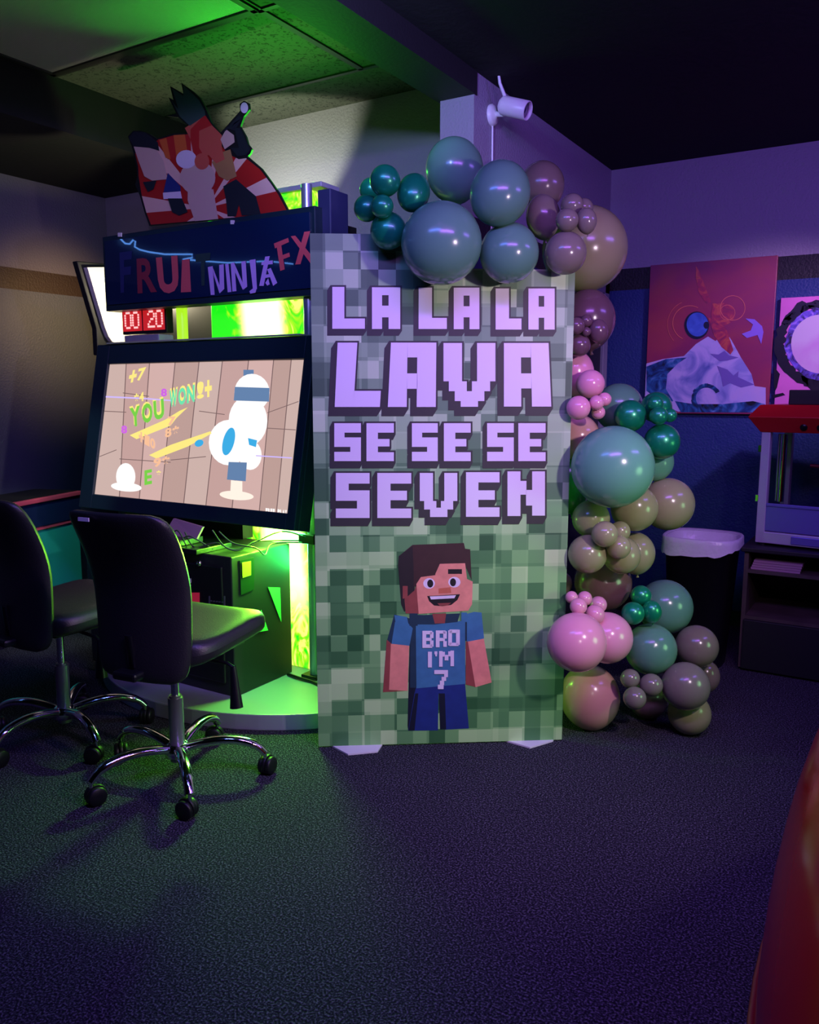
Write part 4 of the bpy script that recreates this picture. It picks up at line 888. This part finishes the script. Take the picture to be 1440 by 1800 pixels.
# ------------------------------------------------------------------ paintings on the right wall
def RW(px, py, off=0.0): return atY(px, py, YR - .03 - off)
def canvas(name, box, label, base):
    x0, x1, z0, z1 = box
    r = empty(name, ((x0 + x1) / 2, YR - .005, z0), label, 'painting')
    MB().box(x0, x1, YR - .03, YR - .003, z0, z1).build('canvas', base, r, r.location, bevel=.002)
    return r
def splash(name, ramp, scale, dist, rough=.4):
    m = mat(name, ramp[0][1], rough=rough); N, L, b = nodes_of(m)
    tc = N.new('ShaderNodeTexCoord'); n = N.new('ShaderNodeTexNoise'); n.inputs['Scale'].default_value = scale; n.inputs['Detail'].default_value = 6; n.inputs['Distortion'].default_value = dist
    L.new(tc.outputs['Object'], n.inputs['Vector']); r = N.new('ShaderNodeValToRGB'); e = r.color_ramp.elements
    e[0].position, e[0].color = ramp[0]; e[1].position, e[1].color = ramp[-1]
    for p_, c_ in ramp[1:-1]: k = e.new(p_); k.color = c_
    L.new(n.outputs['Fac'], r.inputs['Fac']); L.new(r.outputs['Color'], b.inputs['Base Color']); return m
p1 = canvas('wall_painting', (-1.43, -.72, 1.275, 2.16), 'large crimson canvas with blue planet over a pale splashing wave', splash('crimson_wash', [(.3, lin(118, 36, 92)), (.5, lin(140, 44, 84)), (.72, lin(156, 62, 72))], 3, .6))
def ZP(x, y): return (1060 + x * .26389, 420 + y * .26389)
def wp(mb, poly, lay, m=0): mb.poly([RW(*ZP(x, y), off=.001 + lay * .0004) for x, y in poly], m)
wv = MB()
wp(wv, [(290, 830), (400, 800), (540, 780), (620, 700), (700, 650), (750, 680), (820, 620), (860, 680), (920, 790), (990, 900), (1010, 980), (1085, 990), (1085, 1150), (500, 1150), (280, 1050)], 1)
wv.build('wave', splash('wave_wash', [(.28, lin(70, 90, 170)), (.40, lin(130, 136, 205)), (.52, lin(176, 168, 226)), (.75, lin(190, 170, 220))], 5, 1.2), p1, p1.location)
sw = MB(); 
wp(sw, [(290, 850), (420, 800), (560, 790), (500, 830), (430, 900), (420, 1000), (470, 1080), (400, 1100), (290, 1010)], 2)
wp(sw, [(480, 1080), (600, 1100), (800, 1100), (1000, 1080), (1080, 1100), (1080, 1155), (520, 1155)], 2)
for k in range(18):
    a0 = 2.2 + 3.6 * k / 18; a1 = a0 + .22; rr = [(95 + 10 * random.random()), 70]
    wp(sw, [(690 + rr[0] * math.cos(a), 1060 + rr[0] * math.sin(a)) for a in (a0, a1)] + [(690 + rr[1] * math.cos(a), 1060 + rr[1] * math.sin(a)) for a in (a1, a0)], 4)
sw.build('surf', splash('surf_wash', [(.35, lin(8, 12, 26)), (.48, lin(24, 60, 120)), (.58, lin(40, 100, 160)), (.75, lin(120, 150, 210))], 9, 2.0), p1, p1.location)
pln = MB(); wp(pln, ell(625, 575, 82, 92, 28), 4, 1); wp(pln, ell(630, 570, 72, 80, 28), 5, 0); wp(pln, ell(690, 575, 20, 24, 14), 6, 1)
pln.build('planet', [splash('planet_wash', [(.3, lin(30, 60, 160)), (.7, lin(70, 110, 210))], 12, 1), mat('planet_rim', lin(14, 20, 50), rough=.4)], p1, p1.location)
rg = MB()
def ring(cx, cy, r, w, a0=0, a1=6.283):
    n = 30
    for i in range(n):
        A, B_ = a0 + (a1 - a0) * i / n, a0 + (a1 - a0) * (i + 1) / n
        wp(rg, [(cx + (r - w) * math.cos(A), cy + (r - w) * math.sin(A)), (cx + (r + w) * math.cos(A), cy + (r + w) * math.sin(A)), (cx + (r + w) * math.cos(B_), cy + (r + w) * math.sin(B_)), (cx + (r - w) * math.cos(B_), cy + (r - w) * math.sin(B_))], 3)
ring(580, 560, 115, 2, 2, 5.2); ring(590, 570, 160, 1.3, 2.4, 4.3); ring(865, 460, 82, 2); ring(830, 490, 50, 1.3)
rg.build('rings', mat('ring_paint', lin(214, 110, 96), rough=.4), p1, p1.location)
nb = MB(); wp(nb, [(620, 180), (650, 230), (690, 340), (720, 420), (690, 430), (640, 360), (620, 260)], 1.0); wp(nb, ell(800, 500, 80, 75, 18), 1.4); wp(nb, [(700, 520), (820, 590), (870, 740), (850, 770), (790, 720), (740, 640)], 2.4); wp(nb, [(730, 430), (780, 430), (800, 560), (720, 560)], 1.8)
nb.build('fiery_cloud', splash('fiery_wash', [(.3, lin(120, 36, 80)), (.48, lin(160, 44, 78)), (.62, lin(190, 84, 74)), (.8, lin(110, 24, 56))], 14, 2), p1, p1.location)
rays = MB()
wp(rays, [(950, 530), (1010, 535), (1060, 580), (1070, 620), (1055, 700), (1030, 640), (960, 660), (925, 632), (985, 610), (1000, 570)], 4, 0)
wp(rays, [(715, 765), (770, 770), (810, 745), (840, 775), (905, 790), (830, 810), (780, 815)], 4, 1); wp(rays, [(760, 845), (830, 870), (870, 910), (905, 880), (900, 920), (1010, 970), (920, 990), (850, 960), (800, 985), (790, 920)], 4, 1)
rays.build('gliding_shapes', [mat('ray_pale', lin(140, 110, 220), rough=.4), mat('ray_shadow', lin(110, 96, 176), rough=.4)], p1, p1.location)
p2 = canvas('wall_painting', (-.69, .05, 1.30, 1.925), 'pink canvas with black swirls round a pale disc above the popcorn machine', mat('pink_ground', lin(212, 110, 190), rough=.45, var=.12, vscale=6))
blk = MB()
def lumpy(cx, cy, r0, r1, a0, a1, lay, m=0, n=40, amp=10, seed=3):
    rnd = random.Random(seed); 
    o_ = [(cx + (r1 + rnd.uniform(-amp, amp)) * math.cos(a0 + (a1 - a0) * i / n), cy + (r1 + rnd.uniform(-amp, amp)) * math.sin(a0 + (a1 - a0) * i / n)) for i in range(n + 1)]
    i_ = [(cx + (r0 + rnd.uniform(-amp, amp)) * math.cos(a0 + (a1 - a0) * i / n), cy + (r0 + rnd.uniform(-amp, amp)) * math.sin(a0 + (a1 - a0) * i / n)) for i in range(n + 1)]
    for k in range(n): wp(blk, [o_[k], o_[k + 1], i_[k + 1], i_[k]], lay, m)
lumpy(1450, 700, 235, 300, 0, 6.283, 2, 0, 60, 16); lumpy(1450, 700, 190, 236, 0, 6.283, 3, 1, 60, 8, 5)
for q in ([(1300, 470), (1360, 425), (1480, 400), (1480, 440), (1390, 455), (1330, 500)], [(1140, 850), (1180, 900), (1160, 990), (1150, 1010), (1140, 980)], [(1130, 1040), (1200, 1025), (1215, 1040), (1140, 1060)], [(1320, 910), (1440, 930), (1440, 1000), (1340, 980)], [(1190, 560), (1240, 490), (1300, 480), (1220, 580)]):
    wp(blk, q, 2, 0)
blk.build('swirl', [mat('swirl_black', lin(10, 8, 16), rough=.4), splash('swirl_blue', [(.35, lin(30, 20, 60)), (.55, lin(110, 90, 210)), (.7, lin(180, 140, 230))], 16, 2)], p2, p2.location)
dsc = MB(); wp(dsc, ell(1450, 700, 196, 196, 36), 4); dsc.build('disc', splash('disc_wash', [(.3, lin(196, 120, 200)), (.6, lin(205, 190, 215))], 3, .4), p2, p2.location)

# ------------------------------------------------------------------ counter cabinet, popcorn machine, bin
cz = .635
cc = empty('counter_cabinet', (-.2, 4.62, 0), 'dark open-shelf counter cabinet under the popcorn machine', 'cabinet')
c_o = cc.location
MB().box(-.69, .35, 4.30, 4.95, cz - .022, cz).build('worktop', M['black_matte'], cc, c_o, bevel=.004)
MB().box(-.675, -.655, 4.32, 4.95, .012, cz - .022).box(.32, .34, 4.32, 4.95, .012, cz - .022).box(-.655, .32, 4.93, 4.95, .012, cz - .022).build('carcass', M['wood'], cc, c_o)
MB().box(-.655, .32, 4.32, 4.93, .505, .522).build('shelf', M['wood'], cc, c_o); MB().box(-.655, .32, 4.32, 4.93, .268, .285).build('shelf', M['wood'], cc, c_o)
MB().box(-.66, -.17, 4.30, 4.32, .012, .268).build('door', M['black_matte'], cc, c_o, bevel=.003); MB().box(-.165, .325, 4.30, 4.32, .012, .268).build('door', M['black_matte'], cc, c_o, bevel=.003)
MB().box(-.655, .32, 4.32, 4.36, 0, .012).build('plinth', M['black_matte'], cc, c_o)
pst = MB()
for i in range(4): pst.box(-.645 + .004 * i, -.42 + .003 * i, 4.34, 4.56, .522 + i * .012, .5325 + i * .012)
tag(pst.build('paper_stack', M['paper'], None, (-.53, 4.45, .522)), 'low stack of pale papers on the top shelf of the counter', 'papers')
# popcorn machine, turned slightly towards the room
pz = cz; po = Vector((-.645, 4.42, pz)); pr = empty('popcorn_machine', po, 'red topped glass popcorn machine standing on the dark counter', 'popcorn machine', rz=math.radians(-8))
W_, D_ = .62, .44; zb = .0
def pb(mb, *a): return mb.box(*a)
PS = mat('popcorn_steel', lin(196, 190, 205), rough=.4, metal=.25)
MB().box(0, .042, 0, .042, .012, .57).build('post', PS, pr, bevel=.003); MB().box(W_ - .042, W_, 0, .042, .012, .57).build('post', PS, pr, bevel=.003)
MB().box(0, .042, D_ - .042, D_, .012, .57).build('post', PS, pr, bevel=.003); MB().box(W_ - .042, W_, D_ - .042, D_, .012, .57).build('post', PS, pr, bevel=.003)
MB().box(.042, W_ - .042, .006, .016, .075, .215).box(.042, W_ - .042, .0, .02, .20, .215).build('front_panel', M['brushed'], pr, bevel=.002)
MB().box(0, W_, 0, D_, .012, .07).build('base', PS, pr, bevel=.004)
MB().box(.17, W_ - .06, -.006, .006, .02, .06).build('drawer', M['brushed'], pr, bevel=.003)
for x in (.03, W_ - .03):
    for y in (.03, D_ - .03): MB().lathe([(.018, 0), (.018, .012)], 12, (x, y, 0)).build('rubber_foot', M['rubber'], pr)
MB().box(.046, W_ - .046, .018, .022, .215, .565).build('glass_pane', M['glass'], pr); MB().box(.018, .022, .046, D_ - .046, .075, .565).build('glass_pane', M['glass'], pr)
MB().box(W_ - .022, W_ - .018, .046, D_ - .046, .075, .565).build('glass_pane', M['glass'], pr)
for z in (.22, .47):
    MB().box(-.012, .004, -.004, .012, z, z + .035).build('hinge', M['chrome'], pr, bevel=.002)
tpz = MB()
pr_ = [(-.005, .575), (-.06, .64), (-.02, .70)]
ring_ = lambda ins, z: [Vector((ins, ins, z)), Vector((W_ - ins, ins, z)), Vector((W_ - ins, D_ - ins, z)), Vector((ins, D_ - ins, z))]
A, Bq, Cq = ring_(-.005, .570), ring_(-.055, .645), ring_(-.012, .705)
tpz.add(A + Bq + Cq, [(0, 1, 2, 3), (8, 9, 10, 11)] + [(i, (i + 1) % 4, 4 + (i + 1) % 4, 4 + i) for i in range(4)] + [(4 + i, 4 + (i + 1) % 4, 8 + (i + 1) % 4, 8 + i) for i in range(4)])
roof = tpz.build('roof', M['red_enamel'], pr, bevel=.003)
for x in (.20, .275, .35): MB().lathe([(.014, 0), (.017, .006), (.017, .02), (.001, .021)], 16, (x, -.012, .607), 0, Matrix.Rotation(math.radians(118), 3, 'X')).build('switch', M['black'], roof)
MB().tube([(.10, .03, .225), (.10, .03, .56)], .016, 12).tube([(.075, .06, .225), (.075, .06, .56)], .012, 12).build('heat_tube', M['chrome'], pr)
MB().tube([(.34, .22, .57), (.34, .22, .50)], .012, 10).lathe([(.0001, .36), (.09, .36), (.11, .38), (.11, .48), (.10, .49), (.0001, .495)], 28, (.36, .24, 0)).build('kettle', M['brushed'], pr)
MB().tube([(.30, .07, .405), (.46, .09, .395)], .0035, 8).build('kettle_handle', M['chrome'], pr); MB().tube([(.22, .06, .41), (.30, .07, .405)], [.008, .009], 10).build('grip', M['red_dark'], pr)
MB().prism([Vector((.31, .10, .53)), Vector((.36, .10, .525)), Vector((.36, .10, .56)), Vector((.29, .10, .56))], (0, .02, 0)).build('lamp_shade', M['white'], pr)
Rm = Matrix.Translation(po) @ Matrix.Rotation(math.radians(-8), 4, 'Z')
bx = Rm @ Vector((.06, .1, .705))
tag(MB().box(.10, .50, .06, .34, .705, .778, T=Rm).build('black_box', M['black_matte'], None, bx, bevel=.004), 'flat black box lying on top of the red popcorn machine', 'box')
# bin
bc_ = Vector((-.888, 4.36, 0)); bn = empty('trash_bin', bc_, 'tall black waste bin with white liner between balloons and counter', 'bin')
def rr(w, d, z, n=3.4, k=40):
    out_ = []
    for i in range(k):
        a = 2 * math.pi * i / k; c_, s_ = math.cos(a), math.sin(a)
        out_.append(Vector((w * math.copysign(abs(c_) ** (2 / n), c_), d * math.copysign(abs(s_) ** (2 / n), s_), z)))
    return out_
def loft(mb, rings, m=0, cap=True):
    k = len(rings[0]); vs = [p for r_ in rings for p in r_]
    mb.add(vs, [(i * k + j, i * k + (j + 1) % k, (i + 1) * k + (j + 1) % k, (i + 1) * k + j) for i in range(len(rings) - 1) for j in range(k)], m, True)
    if cap: mb.add(rings[0], [list(range(k))[::-1]], m)
    return mb
loft(MB(), [rr(.135, .125, 0), rr(.175, .17, .63), rr(.185, .18, .635), rr(.185, .18, .665), rr(.172, .168, .665), rr(.13, .12, .03)]).build('body', M['black'], bn)
lr = []
for z, e_ in ((.20, -.056), (.33, -.042), (.5, -.028), (.66, -.013), (.675, .004), (.668, .010), (.648, .011)):
    lr.append([p + Vector((0, 0, 0)) for p in rr(.180 + e_, .176 + e_, z)])
rnd = random.Random(4); lastr = []
for i, p in enumerate(rr(.193, .188, .625)):
    sag = .045 * max(0, math.sin(2 * math.pi * i / 40 + 3.6)) + rnd.uniform(-.006, .006); lastr.append(p - Vector((0, 0, sag)))
lr.append(lastr)
loft(MB(), lr, cap=False).build('liner', M['liner'], bn)

# ------------------------------------------------------------------ security camera on the side wall
scp = atX(864, 203, XS); sc_ = empty('security_camera', scp, 'white bullet security camera with antenna mounted on the corner wall', 'security camera')
q = MB(); q.lathe([(.046, 0), (.046, .010), (.036, .020), (.014, .026), (.012, .03)], 24, scp, 0, Matrix.Rotation(math.pi / 2, 3, 'Y')); q.build('mount', M['white'], sc_, scp)
p1_ = scp + Vector((.028, -.004, 0)); p2_ = scp + Vector((.085, -.012, -.004))
MB().tube([p1_, (p1_ + p2_) / 2 + Vector((0, 0, -.006)), p2_], [.012, .010, .013], 12).build('arm', M['white'], sc_, scp)
ax = (cw(.80, -.50, -.34)).normalized(); b0 = scp + Vector((.075, -.02, .022)); Tq = ax.to_track_quat('Z', 'Y').to_matrix()
MB().lathe([(.030, -.02), (.038, -.012), (.040, .0), (.040, .115), (.036, .118), (.034, .100)], 28, b0, 0, Tq).build('body', M['white'], sc_, scp)
MB().lathe([(.0001, .095), (.034, .097), (.034, .1005), (.012, .1005), (.010, .104), (.0001, .105)], 24, b0, 0, Tq).build('lens', M['gloss_black'], sc_, scp)
MB().tube([b0 + Vector((0, 0, .035)), b0 + Vector((-.012, -.03, .085)), b0 + Vector((-.02, -.045, .165))], [.008, .007, .004], 10).build('antenna', M['white'], sc_, scp)
MB().tube([scp + Vector((.006, 0, -.02)), scp + Vector((.006, .002, -.2)), scp + Vector((.006, .004, -.8))], .0045, 8).build('cord', M['white'], sc_, scp)

# ------------------------------------------------------------------ glossy red ride at the lower right
rc = Vector((.134, 1.65, .0)); ride = empty('coin_ride', rc, 'glossy red moulded ride body at the lower right edge', 'ride')
rb = MB(); nU, nV = 48, 22; vs = []; 
zl = -.31532 / .75224
for j in range(nV + 1):
    v = math.asin(max(-1, zl)) + (math.pi / 2 - math.asin(max(-1, zl))) * j / nV
    for i in range(nU):
        a = 2 * math.pi * i / nU
        vs.append(Vector((.306 * math.cos(v) * math.cos(a), .844 * math.cos(v) * math.sin(a), .3154 + .752 * math.sin(v))) + rc)
fs = [(j * nU + i, j * nU + (i + 1) % nU, (j + 1) * nU + (i + 1) % nU, (j + 1) * nU + i) for j in range(nV) for i in range(nU)]
rb.add(vs, fs, 0, True); rb.add(vs[:nU], [list(range(nU))[::-1]]); rb.build('shell', M['red_gloss'], ride, rc)
bd = MB()
for i in range(nU):
    pass
bd.tube([rc + Vector((.311 * .995 * math.cos(a), .849 * .995 * math.sin(a), .30)) for a in [2 * math.pi * i / 48 for i in range(49)]], .009, 8); bd.build('trim_strip', M['red_dark'], ride, rc)
